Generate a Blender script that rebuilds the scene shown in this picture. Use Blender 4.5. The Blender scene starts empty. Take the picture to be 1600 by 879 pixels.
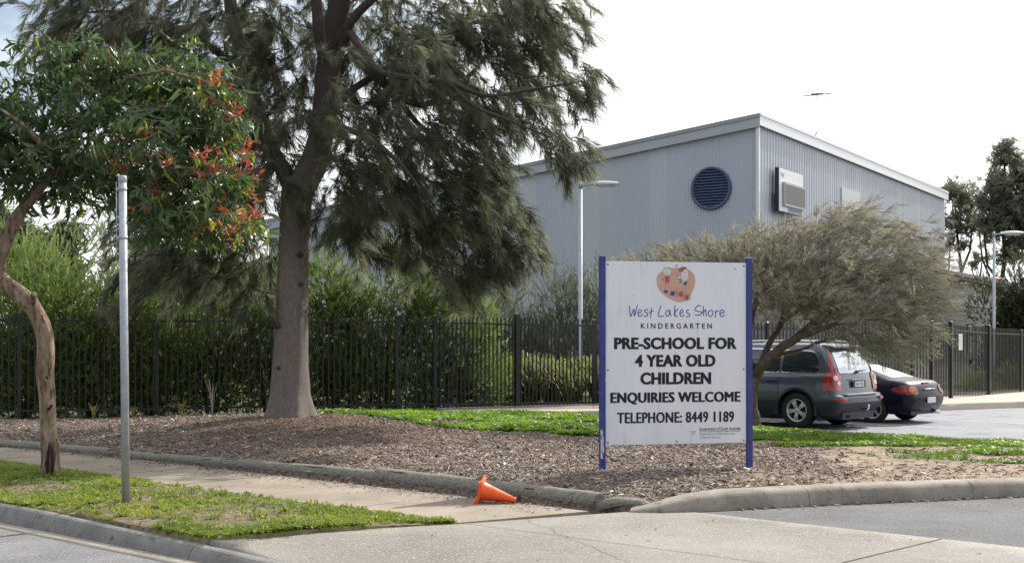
import bpy, bmesh, math, random
import numpy as np
from mathutils import Vector, Matrix, noise as mnoise
from mathutils.bvhtree import BVHTree

random.seed(7)
R = np.random.default_rng(11)
scene = bpy.context.scene
rad = math.radians

# ------------------------------------------------------------------ camera
EYE = 1.65
cd = bpy.data.cameras.new("camera")
cam = bpy.data.objects.new("camera", cd)
scene.collection.objects.link(cam)
cam.location = (0, 0, EYE)
cam.rotation_euler = (rad(90), 0, 0)
cd.sensor_width = 36.0
cd.lens = 45.0                      # 2000 px over 1600 px
cd.shift_y = 90.5 / 1600.0
cd.clip_start = 0.1
cd.clip_end = 5000
scene.camera = cam

# ------------------------------------------------------------------ sky and sun
SUN_AZ = math.atan2(0.65, 0.76)      # from +Y towards +X
SUN_EL = rad(38)
w = bpy.data.worlds.new("World")
scene.world = w
w.use_nodes = True
nt = w.node_tree
nt.nodes.clear()
def wn(t, **k):
    n = nt.nodes.new(t)
    for a, b in k.items():
        setattr(n, a, b)
    return n
out = wn('ShaderNodeOutputWorld')
bg = wn('ShaderNodeBackground')
sky = wn('ShaderNodeTexSky')
sky.sky_type = 'NISHITA'
sky.sun_disc = False
sky.sun_elevation = SUN_EL
sky.sun_rotation = SUN_AZ
sky.air_density = 1.0
sky.dust_density = 2.0
tc = wn('ShaderNodeTexCoord')
mp = wn('ShaderNodeMapping')
mp.inputs['Scale'].default_value = (1, 1, 2.6)
mp.inputs['Location'].default_value = (1.22, 1.57, 4.5)
nz = wn('ShaderNodeTexNoise')
nz.inputs['Scale'].default_value = 2.3
nz.inputs['Detail'].default_value = 7
nz.inputs['Roughness'].default_value = 0.55
cr = wn('ShaderNodeValToRGB')
cr.color_ramp.elements[0].position = 0.36
cr.color_ramp.elements[0].color = (0.08, 0.08, 0.08, 1)
cr.color_ramp.elements[1].position = 0.50
cr.color_ramp.elements[1].color = (1, 1, 1, 1)
mx = wn('ShaderNodeMixRGB')
# cloud is brightest round the sun and greyer away from it
dt = wn('ShaderNodeVectorMath', operation='DOT_PRODUCT')
dt.inputs[1].default_value = (math.sin(SUN_AZ) * math.cos(SUN_EL), math.cos(SUN_AZ) * math.cos(SUN_EL), math.sin(SUN_EL))
mrg = wn('ShaderNodeMapRange')
mrg.inputs['From Min'].default_value = -0.5
mrg.inputs['From Max'].default_value = 0.75
cmx = wn('ShaderNodeMixRGB')
cmx.inputs[1].default_value = (5.0, 5.3, 5.9, 1)
cmx.inputs[2].default_value = (12.0, 12.1, 12.3, 1)
nt.links.new(tc.outputs['Generated'], dt.inputs[0])
nt.links.new(dt.outputs['Value'], mrg.inputs['Value'])
nt.links.new(mrg.outputs['Result'], cmx.inputs[0])
nt.links.new(cmx.outputs['Color'], mx.inputs[2])
nt.links.new(tc.outputs['Generated'], mp.inputs['Vector'])
nt.links.new(mp.outputs['Vector'], nz.inputs['Vector'])
nt.links.new(nz.outputs['Fac'], cr.inputs['Fac'])
nt.links.new(cr.outputs['Color'], mx.inputs[0])
nt.links.new(sky.outputs['Color'], mx.inputs[1])
nt.links.new(mx.outputs['Color'], bg.inputs['Color'])
bg.inputs['Strength'].default_value = 0.105
nt.links.new(bg.outputs['Background'], out.inputs['Surface'])

sd = bpy.data.lights.new("sun", 'SUN')
sd.energy = 4.8
sd.angle = rad(0.6)
sd.color = (1.0, 0.94, 0.85)
so = bpy.data.objects.new("sun", sd)
scene.collection.objects.link(so)
sunv = Vector((math.sin(SUN_AZ) * math.cos(SUN_EL), math.cos(SUN_AZ) * math.cos(SUN_EL), math.sin(SUN_EL)))
so.rotation_euler = sunv.to_track_quat('Z', 'Y').to_euler()
so.location = (8, 10, 25)

scene.view_settings.view_transform = 'Standard'
scene.view_settings.look = 'None'
scene.view_settings.exposure = 0.34
scene.view_settings.gamma = 1.0

# ------------------------------------------------------------------ materials
def hexc(*c):
    return (c[0], c[1], c[2], 1)

def material(name, c1, c2=None, scale=8.0, rough=0.8, bump=0.0, bscale=None, metal=0.0,
             c3=None, scale3=60.0, f3=(0.6, 0.7), coords='world', stretch=(1, 1, 1), spec=0.4,
             coat=0.0, ramp=(0.35, 0.65), detail=6, rvar=0.0):
    """two noise-mixed colours, optional third speckle colour, optional relief"""
    m = bpy.data.materials.new(name)
    m.use_nodes = True
    t = m.node_tree
    N = t.nodes
    L = t.links
    b = N['Principled BSDF']
    b.inputs['Roughness'].default_value = rough
    b.inputs['Metallic'].default_value = metal
    b.inputs['Specular IOR Level'].default_value = spec
    if coat:
        b.inputs['Coat Weight'].default_value = coat
        b.inputs['Coat Roughness'].default_value = 0.04
    b.inputs['Base Color'].default_value = hexc(*c1)
    if coords == 'world':
        g = N.new('ShaderNodeNewGeometry').outputs['Position']
    else:
        g = N.new('ShaderNodeTexCoord').outputs['Object']
    mpn = N.new('ShaderNodeMapping')
    mpn.inputs['Scale'].default_value = stretch
    L.new(g, mpn.inputs['Vector'])
    v = mpn.outputs['Vector']
    col = None
    if c2 is not None:
        n1 = N.new('ShaderNodeTexNoise')
        n1.inputs['Scale'].default_value = scale
        n1.inputs['Detail'].default_value = detail
        n1.inputs['Roughness'].default_value = 0.65
        L.new(v, n1.inputs['Vector'])
        r1 = N.new('ShaderNodeValToRGB')
        r1.color_ramp.elements[0].position = ramp[0]
        r1.color_ramp.elements[1].position = ramp[1]
        r1.color_ramp.elements[0].color = hexc(*c1)
        r1.color_ramp.elements[1].color = hexc(*c2)
        L.new(n1.outputs['Fac'], r1.inputs['Fac'])
        col = r1.outputs['Color']
        if rvar:
            mr = N.new('ShaderNodeMapRange')
            mr.inputs['To Min'].default_value = rough - rvar
            mr.inputs['To Max'].default_value = rough + rvar
            L.new(n1.outputs['Fac'], mr.inputs['Value'])
            L.new(mr.outputs['Result'], b.inputs['Roughness'])
    if c3 is not None:
        n2 = N.new('ShaderNodeTexNoise')
        n2.inputs['Scale'].default_value = scale3
        n2.inputs['Detail'].default_value = 3
        L.new(v, n2.inputs['Vector'])
        r2 = N.new('ShaderNodeValToRGB')
        r2.color_ramp.elements[0].position = f3[0]
        r2.color_ramp.elements[1].position = f3[1]
        r2.color_ramp.elements[0].color = (0, 0, 0, 1)
        r2.color_ramp.elements[1].color = (1, 1, 1, 1)
        L.new(n2.outputs['Fac'], r2.inputs['Fac'])
        mm = N.new('ShaderNodeMixRGB')
        L.new(r2.outputs['Color'], mm.inputs[0])
        if col is not None:
            L.new(col, mm.inputs[1])
        else:
            mm.inputs[1].default_value = hexc(*c1)
        mm.inputs[2].default_value = hexc(*c3)
        col = mm.outputs['Color']
    if col is not None:
        L.new(col, b.inputs['Base Color'])
    if bump:
        nb = N.new('ShaderNodeTexNoise')
        nb.inputs['Scale'].default_value = bscale or scale * 4
        nb.inputs['Detail'].default_value = 5
        L.new(v, nb.inputs['Vector'])
        bn = N.new('ShaderNodeBump')
        bn.inputs['Strength'].default_value = min(1.0, bump)
        bn.inputs['Distance'].default_value = 0.02
        L.new(nb.outputs['Fac'], bn.inputs['Height'])
        L.new(bn.outputs['Normal'], b.inputs['Normal'])
    return m

def leafmat(name, c1, c2, c3=None, trans=0.35, rough=0.5, spec=0.35):
    """foliage: colour from the per-leaf 'tint' attribute, part of the light passes through"""
    m = bpy.data.materials.new(name)
    m.use_nodes = True
    t = m.node_tree
    N = t.nodes
    L = t.links
    b = N['Principled BSDF']
    b.inputs['Roughness'].default_value = rough
    b.inputs['Specular IOR Level'].default_value = spec
    a = N.new('ShaderNodeAttribute')
    a.attribute_name = 'tint'
    r = N.new('ShaderNodeValToRGB')
    e = r.color_ramp.elements
    e[0].color = hexc(*c1)
    e[1].color = hexc(*c2)
    if c3 is not None:
        e[1].position = 0.85
        k = e.new(0.93)
        k.color = hexc(*c3)
    L.new(a.outputs['Fac'], r.inputs['Fac'])
    L.new(r.outputs['Color'], b.inputs['Base Color'])
    tr = N.new('ShaderNodeBsdfTranslucent')
    hs = N.new('ShaderNodeHueSaturation')
    hs.inputs['Value'].default_value = 1.5
    hs.inputs['Saturation'].default_value = 1.15
    L.new(r.outputs['Color'], hs.inputs['Color'])
    L.new(hs.outputs['Color'], tr.inputs['Color'])
    mxs = N.new('ShaderNodeMixShader')
    mxs.inputs[0].default_value = trans
    L.new(b.outputs[0], mxs.inputs[1])
    L.new(tr.outputs[0], mxs.inputs[2])
    L.new(mxs.outputs[0], N['Material Output'].inputs['Surface'])
    return m

M = {}
M['asphalt'] = material('asphalt', (.10, .103, .112), (.165, .168, .178), 1.2, .9, .6, 80, c3=(.30, .30, .31), scale3=55, f3=(.58, .66))
M['asphalt2'] = material('driveway_asphalt', (.088, .09, .095), (.15, .15, .155), .9, .9, .6, 80, c3=(.24, .24, .245), scale3=50, f3=(.57, .66))
M['asphalt3'] = material('carpark_asphalt', (.20, .21, .235), (.25, .26, .28), .5, .85, .3, 60, c3=(.13, .135, .15), scale3=2.2, f3=(.56, .72))
M['concrete'] = material('footpath_concrete', (.22, .185, .145), (.34, .29, .23), 1.1, .9, .35, 70, c3=(.22, .185, .15), scale3=26, f3=(.58, .75))
M['crossover'] = material('crossover_concrete', (.19, .176, .156), (.295, .272, .242), .55, .9, .6, 80, c3=(.38, .36, .325), scale3=48, f3=(.56, .66))
M['kerbc'] = material('kerb_concrete', (.20, .18, .15), (.34, .31, .265), 2.2, .9, .4, 60, c3=(.12, .105, .09), scale3=9, f3=(.58, .74))
M['kerbs'] = material('street_kerb_concrete', (.15, .15, .145), (.25, .245, .23), 2.5, .9, .35, 60, c3=(.10, .098, .09), scale3=12, f3=(.58, .74))
M['gutter'] = material('gutter_concrete', (.30, .27, .22), (.40, .365, .31), 2.0, .9, .3, 60)
M['path'] = material('back_path_concrete', (.42, .36, .30), (.52, .45, .38), 1.5, .9, .2, 40)
M['dark'] = material('dark_joint', (.03, .028, .025), rough=.95)
M['paint'] = material('line_paint', (.62, .63, .64), (.45, .46, .47), 6, .7)
M['chip'] = leafmat('wood_chip', (.095, .073, .060), (.42, .35, .295), (.66, .60, .53), trans=0.0, rough=.9, spec=.1)
M['log'] = material('treated_log', (.17, .165, .14), (.33, .32, .28), 7, .9, .8, 26, c3=(.06, .055, .045), scale3=12, f3=(.60, .72), coords='obj', stretch=(.5, 5, 5))
M['logend'] = material('log_end_grain', (.12, .11, .09), (.2, .18, .15), 30, .9, .5, 60, coords='obj')
M['black'] = material('black_powder_coat', (.012, .013, .016), rough=.38, spec=.5)
M['galv'] = material('galvanised_steel', (.34, .37, .40), (.46, .49, .53), 14, .42, .05, 60, metal=.45, coords='obj', rvar=.08)
M['galvlight'] = material('lamp_pole_steel', (.34, .38, .42), (.44, .48, .52), 6, .5, metal=.3, coords='obj')
M['lamp'] = material('lamp_head_grey', (.55, .58, .58), (.62, .65, .65), 6, .4, coords='obj')
M['lens'] = material('lamp_lens', (.35, .37, .38), rough=.15)
M['board'] = material('sign_board_white', (.70, .72, .77), (.77, .79, .83), 1.2, .42, coords='obj', c3=(.46, .46, .46), scale3=4, f3=(.60, .95), stretch=(3, 1, .35), rvar=.12)
M['blue'] = material('sign_post_blue', (.030, .040, .20), (.045, .058, .26), 8, .5, .25, 40, coords='obj', c3=(.16, .18, .32), scale3=22, f3=(.66, .74))
M['chipped'] = material('bare_flaking_metal', (.42, .43, .45), (.6, .6, .6), 30, .6, coords='obj')
M['ink'] = material('black_print', (.008, .009, .012), rough=.5)
M['inkblue'] = material('blue_print', (.06, .075, .30), rough=.5)
M['inkgrey'] = material('grey_print', (.10, .105, .12), rough=.5)
M['inkgrey2'] = material('pale_grey_print', (.26, .27, .31), rough=.5)
M['peach'] = material('peach_print', (.55, .34, .25), (.59, .37, .28), 9, .5, coords='obj')
M['face'] = material('face_print', (.62, .62, .60), rough=.5)
M['pinkink'] = material('pink_print', (.42, .08, .11), rough=.5)
M['navyink'] = material('navy_print', (.04, .06, .22), rough=.5)
M['orange'] = material('cone_orange', (.86, .12, .015), (.78, .10, .014), 6, .38, .1, 20, coords='obj', c3=(.45, .09, .03), scale3=14, f3=(.62, .75))
M['bark_oak'] = material('she_oak_bark', (.17, .145, .13), (.27, .235, .21), 9, .95, .8, 60, coords='obj', stretch=(4, 4, .8), c3=(.11, .09, .078), scale3=18, f3=(.56, .70))
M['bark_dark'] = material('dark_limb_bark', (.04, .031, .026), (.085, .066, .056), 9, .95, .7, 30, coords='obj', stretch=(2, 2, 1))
M['bark_gum'] = material('gum_bark', (.15, .095, .06), (.38, .29, .21), 6, .9, 1.0, 30, coords='obj', stretch=(2.4, 2.4, .6), c3=(.10, .06, .042), scale3=9, f3=(.53, .64))
M['scar'] = material('dark_bark_scar', (.03, .02, .016), rough=1)
M['twig'] = material('twig_bark', (.07, .05, .04), (.16, .12, .095), 12, .9, .4, 40, coords='obj')
M['straw'] = leafmat('fallen_needle', (.12, .065, .045), (.27, .16, .11), trans=0, rough=.9, spec=.1)
M['n_oak'] = leafmat('she_oak_needles', (.06, .066, .048), (.19, .205, .135), (.34, .31, .12), trans=.5, rough=.5, spec=.3)
M['cones'] = leafmat('she_oak_cones', (.02, .013, .009), (.06, .035, .022), trans=0, rough=.9)
M['l_gum'] = leafmat('gum_leaf', (.038, .066, .034), (.10, .16, .05), (.26, .28, .05), trans=.42, rough=.32, spec=.5)
M['l_red'] = leafmat('red_new_leaf', (.26, .075, .045), (.44, .13, .09), (.36, .26, .09), trans=.40, rough=.35)
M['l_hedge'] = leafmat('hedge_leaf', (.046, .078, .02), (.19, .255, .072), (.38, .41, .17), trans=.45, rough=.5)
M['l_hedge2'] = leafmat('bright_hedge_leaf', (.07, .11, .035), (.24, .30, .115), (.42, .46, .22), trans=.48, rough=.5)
M['l_grey'] = leafmat('grey_green_leaf', (.055, .070, .040), (.14, .165, .085), trans=.35)
M['l_strap'] = leafmat('strap_leaf', (.07, .09, .02), (.26, .27, .07), (.40, .34, .12), trans=.40)
M['l_bush'] = leafmat('olive_bush_leaf', (.20, .185, .135), (.33, .325, .22), (.36, .39, .21), trans=.36, rough=.6)
M['l_twigs'] = leafmat('bare_fine_twig', (.19, .16, .145), (.46, .40, .37), trans=0, rough=.9)
M['l_euc'] = leafmat('far_gum_leaf', (.11, .12, .095), (.22, .235, .165), (.26, .22, .15), trans=.45)
M['l_dark'] = leafmat('dark_shrub_leaf', (.035, .048, .022), (.085, .105, .045), trans=.3)
M['grass'] = leafmat('grass_blade', (.12, .18, .035), (.30, .34, .085), (.46, .40, .20), trans=.45, rough=.55)
M['lush'] = leafmat('lush_clover', (.085, .165, .022), (.23, .36, .055), (.40, .46, .15), trans=.45, rough=.5)
M['drygrass'] = leafmat('thin_grass', (.10, .16, .035), (.20, .27, .06), (.36, .31, .15), trans=.4, rough=.6)
M['wall_cl'] = material('grey_blue_cladding', (.47, .51, .58), (.51, .55, .62), .5, .45, coords='world', stretch=(1, 1, .15), spec=.4)
M['wall_cr'] = M['wall_cl']
M['wall_c2'] = material('grey_blue_cladding_faded', (.52, .545, .59), (.56, .585, .63), .5, .45, stretch=(1, 1, .15))
M['wall_c3'] = material('grey_blue_cladding_dusty', (.48, .51, .56), (.52, .55, .60), .7, .5, stretch=(1, 1, .2))
M['fascia'] = material('pale_fascia', (.42, .44, .48), (.47, .49, .53), .6, .5, coords='world')
M['corner'] = material('corner_flashing', (.72, .74, .78), rough=.35, metal=.2)
M['roof'] = material('grey_roof', (.30, .31, .33), (.35, .36, .38), 1, .5)
M['vent'] = material('navy_vent_paint', (.075, .105, .20), rough=.5)
M['ventdark'] = material('vent_shadow_box', (.012, .015, .028), rough=.9)
M['white'] = material('white_paint', (.74, .76, .79), (.8, .81, .84), 2, .5, coords='obj')
M['mastgrey'] = material('aerial_mast_grey', (.10, .105, .11), rough=.6)
M['screen'] = material('unlit_led_screen', (.105, .115, .11), (.13, .14, .13), 30, .5, coords='obj')
M['frame'] = material('screen_frame_grey', (.38, .38, .40), rough=.4, metal=.3)
M['teal'] = material('teal_print', (.04, .22, .20), rough=.5)
M['skyprint'] = material('blue_grey_print', (.16, .28, .38), rough=.5)
M['darkeave'] = material('dark_eave', (.05, .055, .06), rough=.6)
M['red'] = material('dull_red_tank', (.20, .035, .03), (.26, .05, .04), 3, .6, coords='obj')
M['soilb'] = material('yard_soil', (.05, .045, .03), (.10, .085, .055), .6, .95, .5, 20, c3=(.06, .09, .025), scale3=2, f3=(.5, .62))

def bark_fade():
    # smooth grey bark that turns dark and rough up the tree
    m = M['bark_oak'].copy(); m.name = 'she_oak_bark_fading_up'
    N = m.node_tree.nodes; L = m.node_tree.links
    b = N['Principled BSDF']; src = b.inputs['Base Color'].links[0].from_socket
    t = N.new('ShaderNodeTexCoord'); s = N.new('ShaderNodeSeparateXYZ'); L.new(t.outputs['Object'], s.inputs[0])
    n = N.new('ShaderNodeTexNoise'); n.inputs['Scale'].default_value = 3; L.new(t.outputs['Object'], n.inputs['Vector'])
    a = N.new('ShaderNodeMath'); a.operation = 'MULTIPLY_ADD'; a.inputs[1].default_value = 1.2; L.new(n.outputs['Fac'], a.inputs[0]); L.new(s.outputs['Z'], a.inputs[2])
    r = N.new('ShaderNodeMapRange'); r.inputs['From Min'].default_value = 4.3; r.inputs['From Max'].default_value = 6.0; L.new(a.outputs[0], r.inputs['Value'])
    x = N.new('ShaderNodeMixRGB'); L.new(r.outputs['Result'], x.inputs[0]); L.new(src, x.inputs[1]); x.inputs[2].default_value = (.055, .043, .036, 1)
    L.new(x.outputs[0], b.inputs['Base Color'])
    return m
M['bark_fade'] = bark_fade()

def blockwall():
    m = bpy.data.materials.new('grey_blockwork')
    m.use_nodes = True
    t = m.node_tree
    N = t.nodes
    L = t.links
    b = N['Principled BSDF']
    b.inputs['Roughness'].default_value = .9
    tcn = N.new('ShaderNodeTexCoord')
    br = N.new('ShaderNodeTexBrick')
    br.inputs['Color1'].default_value = (.25, .235, .22, 1)
    br.inputs['Color2'].default_value = (.31, .295, .275, 1)
    br.inputs['Mortar'].default_value = (.17, .16, .15, 1)
    br.inputs['Scale'].default_value = 1
    br.inputs['Brick Width'].default_value = .4
    br.inputs['Row Height'].default_value = .2
    br.inputs['Mortar Size'].default_value = .014
    sx = N.new('ShaderNodeSeparateXYZ')
    cx = N.new('ShaderNodeCombineXYZ')
    L.new(tcn.outputs['Object'], sx.inputs[0])
    ad = N.new('ShaderNodeMath')
    L.new(sx.outputs['X'], ad.inputs[0])
    L.new(sx.outputs['Y'], ad.inputs[1])
    L.new(ad.outputs[0], cx.inputs['X'])
    L.new(sx.outputs['Z'], cx.inputs['Y'])
    L.new(cx.outputs[0], br.inputs['Vector'])
    L.new(br.outputs['Color'], b.inputs['Base Color'])
    bn = N.new('ShaderNodeBump')
    bn.inputs['Distance'].default_value = .01
    bn.invert = True
    L.new(br.outputs['Fac'], bn.inputs['Height'])
    L.new(bn.outputs['Normal'], b.inputs['Normal'])
    return m
M['block'] = blockwall()

# car paints and trims
M['suvpaint'] = material('slate_grey_car_paint', (.062, .078, .110), (.070, .086, .12), 3, .32, metal=.35, coat=1.0, coords='obj')
M['blackpaint'] = material('black_car_paint', (.004, .006, .016), rough=.28, coat=.12, spec=.2)
M['plastic'] = material('dark_trim_plastic', (.030, .034, .040), rough=.55)
M['cglass'] = material('tinted_car_glass', (.018, .024, .034), rough=.04, spec=.9, coat=1.0)
M['rearglass'] = material('reflective_rear_glass', (.55, .58, .60), rough=.05, metal=.85, spec=1.0)
M['chrome'] = material('chrome', (.75, .77, .80), rough=.12, metal=1.0)
M['alloy'] = material('silver_alloy', (.55, .57, .60), rough=.3, metal=.7)
M['rubber'] = material('tyre_rubber', (.018, .018, .019), (.028, .028, .028), 30, .85, coords='obj')
M['wheeldark'] = material('brake_shadow_metal', (.03, .03, .032), rough=.6, metal=.3)
M['tail'] = material('red_tail_lens', (.34, .016, .012), rough=.12, coat=1.0)
M['taild'] = material('dark_red_tail_lens', (.13, .010, .012), rough=.15, coat=.6)
M['tailo'] = material('amber_lens', (.70, .16, .03), rough=.12, coat=1.0)
M['clearlens'] = material('clear_lens', (.62, .60, .58), rough=.1, coat=1.0)
M['plate'] = material('number_plate_white', (.66, .67, .68), rough=.5)

# ------------------------------------------------------------------ builders
def link(o):
    scene.collection.objects.link(o)
    return o

def tag(o, label=None, cat=None, group=None, kind=None):
    if label: o['label'] = label
    if cat: o['category'] = cat
    if group: o['group'] = group
    if kind: o['kind'] = kind
    return o

def thing(name, label, cat, loc=(0, 0, 0), rz=0.0, group=None):
    o = bpy.data.objects.new(name, None)
    o.empty_display_size = .2
    link(o)
    o.location = loc
    o.rotation_euler = (0, 0, rz)
    return tag(o, label, cat, group)

class MB:
    """collects polygons and builds one mesh object"""
    def __init__(s):
        s.v = []; s.f = []; s.m = []; s.sm = []
    def add(s, vs, fs, mi=0, smooth=False):
        k = len(s.v)
        s.v += [tuple(p) for p in vs]
        for f in fs:
            s.f.append([i + k for i in f]); s.m.append(mi); s.sm.append(smooth)
        return s
    def box(s, c, d, rz=0.0, mi=0, mat=None):
        hx, hy, hz = d[0] / 2, d[1] / 2, d[2] / 2
        cs, sn = math.cos(rz), math.sin(rz)
        P = []
        for z in (-hz, hz):
            for x, y in ((-hx, -hy), (hx, -hy), (hx, hy), (-hx, hy)):
                p = Vector((x * cs - y * sn, x * sn + y * cs, z))
                if mat is not None:
                    p = mat @ Vector((x, y, z))
                P.append((c[0] + p.x, c[1] + p.y, c[2] + p.z))
        return s.add(P, [(3, 2, 1, 0), (4, 5, 6, 7), (0, 1, 5, 4), (1, 2, 6, 5), (2, 3, 7, 6), (3, 0, 4, 7)], mi)
    def tube(s, pts, rads, n=8, mi=0, smooth=True, caps=True, lump=0.0, ph=0.0, squash=None):
        pts = [Vector(p) for p in pts]
        if not hasattr(rads, '__len__'):
            rads = [rads] * len(pts)
        P = []
        prev = None
        for i, p in enumerate(pts):
            a = pts[max(0, i - 1)]; b = pts[min(len(pts) - 1, i + 1)]
            d = (b - a).normalized()
            if prev is None:
                up = Vector((0, 0, 1)) if abs(d.z) < .9 else Vector((1, 0, 0))
                x = d.cross(up).normalized()
            else:
                x = (prev - d * prev.dot(d)).normalized()
            prev = x
            y = d.cross(x)
            for k in range(n):
                an = 2 * math.pi * k / n
                r = rads[i]
                if lump:
                    q = p + (x * math.cos(an) + y * math.sin(an)) * r
                    r *= 1 + lump * mnoise.noise(Vector((q.x * 5 + ph, q.y * 5, q.z * 2.2)))
                P.append(p + x * (r * math.cos(an)) + y * (r * math.sin(an)))
        F = []
        for i in range(len(pts) - 1):
            for k in range(n):
                k2 = (k + 1) % n
                F.append((i * n + k, i * n + k2, (i + 1) * n + k2, (i + 1) * n + k))
        s.add(P, F, mi, smooth)
        if caps:
            k = len(s.v) - len(P)
            s.f.append([k + j for j in range(n - 1, -1, -1)]); s.m.append(mi); s.sm.append(False)
            e = k + (len(pts) - 1) * n
            s.f.append([e + j for j in range(n)]); s.m.append(mi); s.sm.append(False)
        return s
    def lathe(s, prof, n=24, mi=0, axis='z', c=(0, 0, 0), smooth=True):
        P = []
        for r, h in prof:
            for k in range(n):
                a = 2 * math.pi * k / n
                if axis == 'z':
                    P.append((c[0] + r * math.cos(a), c[1] + r * math.sin(a), c[2] + h))
                elif axis == 'y':
                    P.append((c[0] + r * math.cos(a), c[1] + h, c[2] + r * math.sin(a)))
                else:
                    P.append((c[0] + h, c[1] + r * math.cos(a), c[2] + r * math.sin(a)))
        F = []
        for i in range(len(prof) - 1):
            for k in range(n):
                k2 = (k + 1) % n
                q = (i * n + k, i * n + k2, (i + 1) * n + k2, (i + 1) * n + k)
                F.append(q if axis != 'y' else q[::-1])
        return s.add(P, F, mi, smooth)
    def mesh(s, name, mats):
        me = bpy.data.meshes.new(name)
        me.from_pydata(s.v, [], s.f)
        for m in (mats if isinstance(mats, (list, tuple)) else [mats]):
            me.materials.append(m)
        me.polygons.foreach_set('material_index', s.m)
        me.polygons.foreach_set('use_smooth', s.sm)
        me.update()
        return me
    def build(s, name, mats, parent=None, world=False, **k):
        """world=True: points were given in world space and the parent stands unrotated"""
        if world and parent is not None:
            o = parent.location
            s.v = [(p[0] - o.x, p[1] - o.y, p[2] - o.z) for p in s.v]
        ob = link(bpy.data.objects.new(name, s.mesh(name, mats)))
        if parent is not None:
            ob.parent = parent
        return tag(ob, **k)

def inst(name, me, loc, rz=0.0, parent=None, rot=None, scale=None):
    o = link(bpy.data.objects.new(name, me))
    o.location = loc
    o.rotation_euler = rot if rot is not None else (0, 0, rz)
    if scale is not None: o.scale = scale
    if parent is not None: o.parent = parent
    return o

def np_mesh(name, V, Q, mats, tint=None, parent=None, smooth=False, matidx=None):
    """V (n,3) points, Q (m,4) quads"""
    me = bpy.data.meshes.new(name)
    me.vertices.add(len(V))
    me.vertices.foreach_set('co', np.ascontiguousarray(V, dtype=np.float32).ravel())
    me.loops.add(Q.size)
    me.loops.foreach_set('vertex_index', np.ascontiguousarray(Q, dtype=np.int32).ravel())
    me.polygons.add(len(Q))
    me.polygons.foreach_set('loop_start', np.arange(len(Q), dtype=np.int32) * Q.shape[1])
    if matidx is not None:
        pass
    for m in (mats if isinstance(mats, (list, tuple)) else [mats]):
        me.materials.append(m)
    if matidx is not None:
        me.polygons.foreach_set('material_index', matidx.astype(np.int32))
    if tint is not None:
        a = me.attributes.new('tint', 'FLOAT', 'POINT')
        a.data.foreach_set('value', tint.astype(np.float32))
    me.update(calc_edges=True)
    o = link(bpy.data.objects.new(name, me))
    if parent is not None:
        o.parent = parent
        o.location = -parent.location if False else (0, 0, 0)
    return o

def scatter(name, tv, tq, pos, dirs, scl, mat, tint, parent=None, roll=None, origin=(0, 0, 0)):
    """copies template (tv,tq; grows along +Z) to each position as one mesh"""
    pos = np.asarray(pos, float) - np.asarray(origin, float)
    n = len(pos)
    d = np.asarray(dirs, float)
    d = d / (np.linalg.norm(d, axis=1, keepdims=True) + 1e-9)
    ref = np.tile(np.array([[0.0, 0, 1.0]]), (n, 1))
    bad = np.abs(d[:, 2]) > .95
    ref[bad] = (1, 0, 0)
    x = np.cross(ref, d)
    x /= np.linalg.norm(x, axis=1, keepdims=True)
    y = np.cross(d, x)
    a = R.uniform(0, 2 * np.pi, n) if roll is None else roll
    ca, sa = np.cos(a)[:, None], np.sin(a)[:, None]
    x2 = x * ca + y * sa
    y2 = -x * sa + y * ca
    scl = np.asarray(scl, float)
    tvs = tv[None, :, :] * scl[:, None, None]
    V = pos[:, None, :] + tvs[:, :, 0:1] * x2[:, None, :] + tvs[:, :, 1:2] * y2[:, None, :] + tvs[:, :, 2:3] * d[:, None, :]
    V = V.reshape(-1, 3)
    k = len(tv)
    Q = (tq[None, :, :] + (np.arange(n) * k)[:, None, None]).reshape(-1, tq.shape[1])
    T = np.repeat(np.asarray(tint, float), k)
    return np_mesh(name, V, Q, mat, T, parent)

def vnoise(x, y, sc, seed=0):
    """smooth value noise in 0..1, vectorised"""
    x = np.asarray(x, float) * sc + seed * 17.3
    y = np.asarray(y, float) * sc - seed * 9.1
    xi = np.floor(x); yi = np.floor(y)
    fx = x - xi; fy = y - yi
    fx = fx * fx * (3 - 2 * fx); fy = fy * fy * (3 - 2 * fy)
    def h(a, b):
        v = np.sin(a * 127.1 + b * 311.7 + seed * 74.7) * 43758.5453
        return v - np.floor(v)
    return (h(xi, yi) * (1 - fx) + h(xi + 1, yi) * fx) * (1 - fy) + (h(xi, yi + 1) * (1 - fx) + h(xi + 1, yi + 1) * fx) * fy

def fbm(x, y, sc, seed=0):
    return .5 * vnoise(x, y, sc, seed) + .3 * vnoise(x, y, sc * 2.1, seed + 1) + .2 * vnoise(x, y, sc * 4.3, seed + 2)

def ribbons(specs):
    """specs: list of (list of points, list of half widths, width direction) -> template"""
    V = []; Q = []
    for pts, ws, wd in specs:
        wd = Vector(wd)
        k = len(V)
        for p, wv in zip(pts, ws):
            p = Vector(p)
            V.append(tuple(p - wd * wv)); V.append(tuple(p + wd * wv))
        for i in range(len(pts) - 1):
            Q.append((k + 2 * i, k + 2 * i + 1, k + 2 * i + 3, k + 2 * i + 2))
    return np.array(V), np.array(Q)

def inside(poly, x, y):
    x = np.asarray(x); y = np.asarray(y)
    r = np.zeros(x.shape, bool)
    n = len(poly)
    j = n - 1
    for i in range(n):
        xi, yi = poly[i]; xj, yj = poly[j]
        c = ((yi > y) != (yj > y)) & (x < (xj - xi) * (y - yi) / (yj - yi + 1e-12) + xi)
        r ^= c
        j = i
    return r

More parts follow.
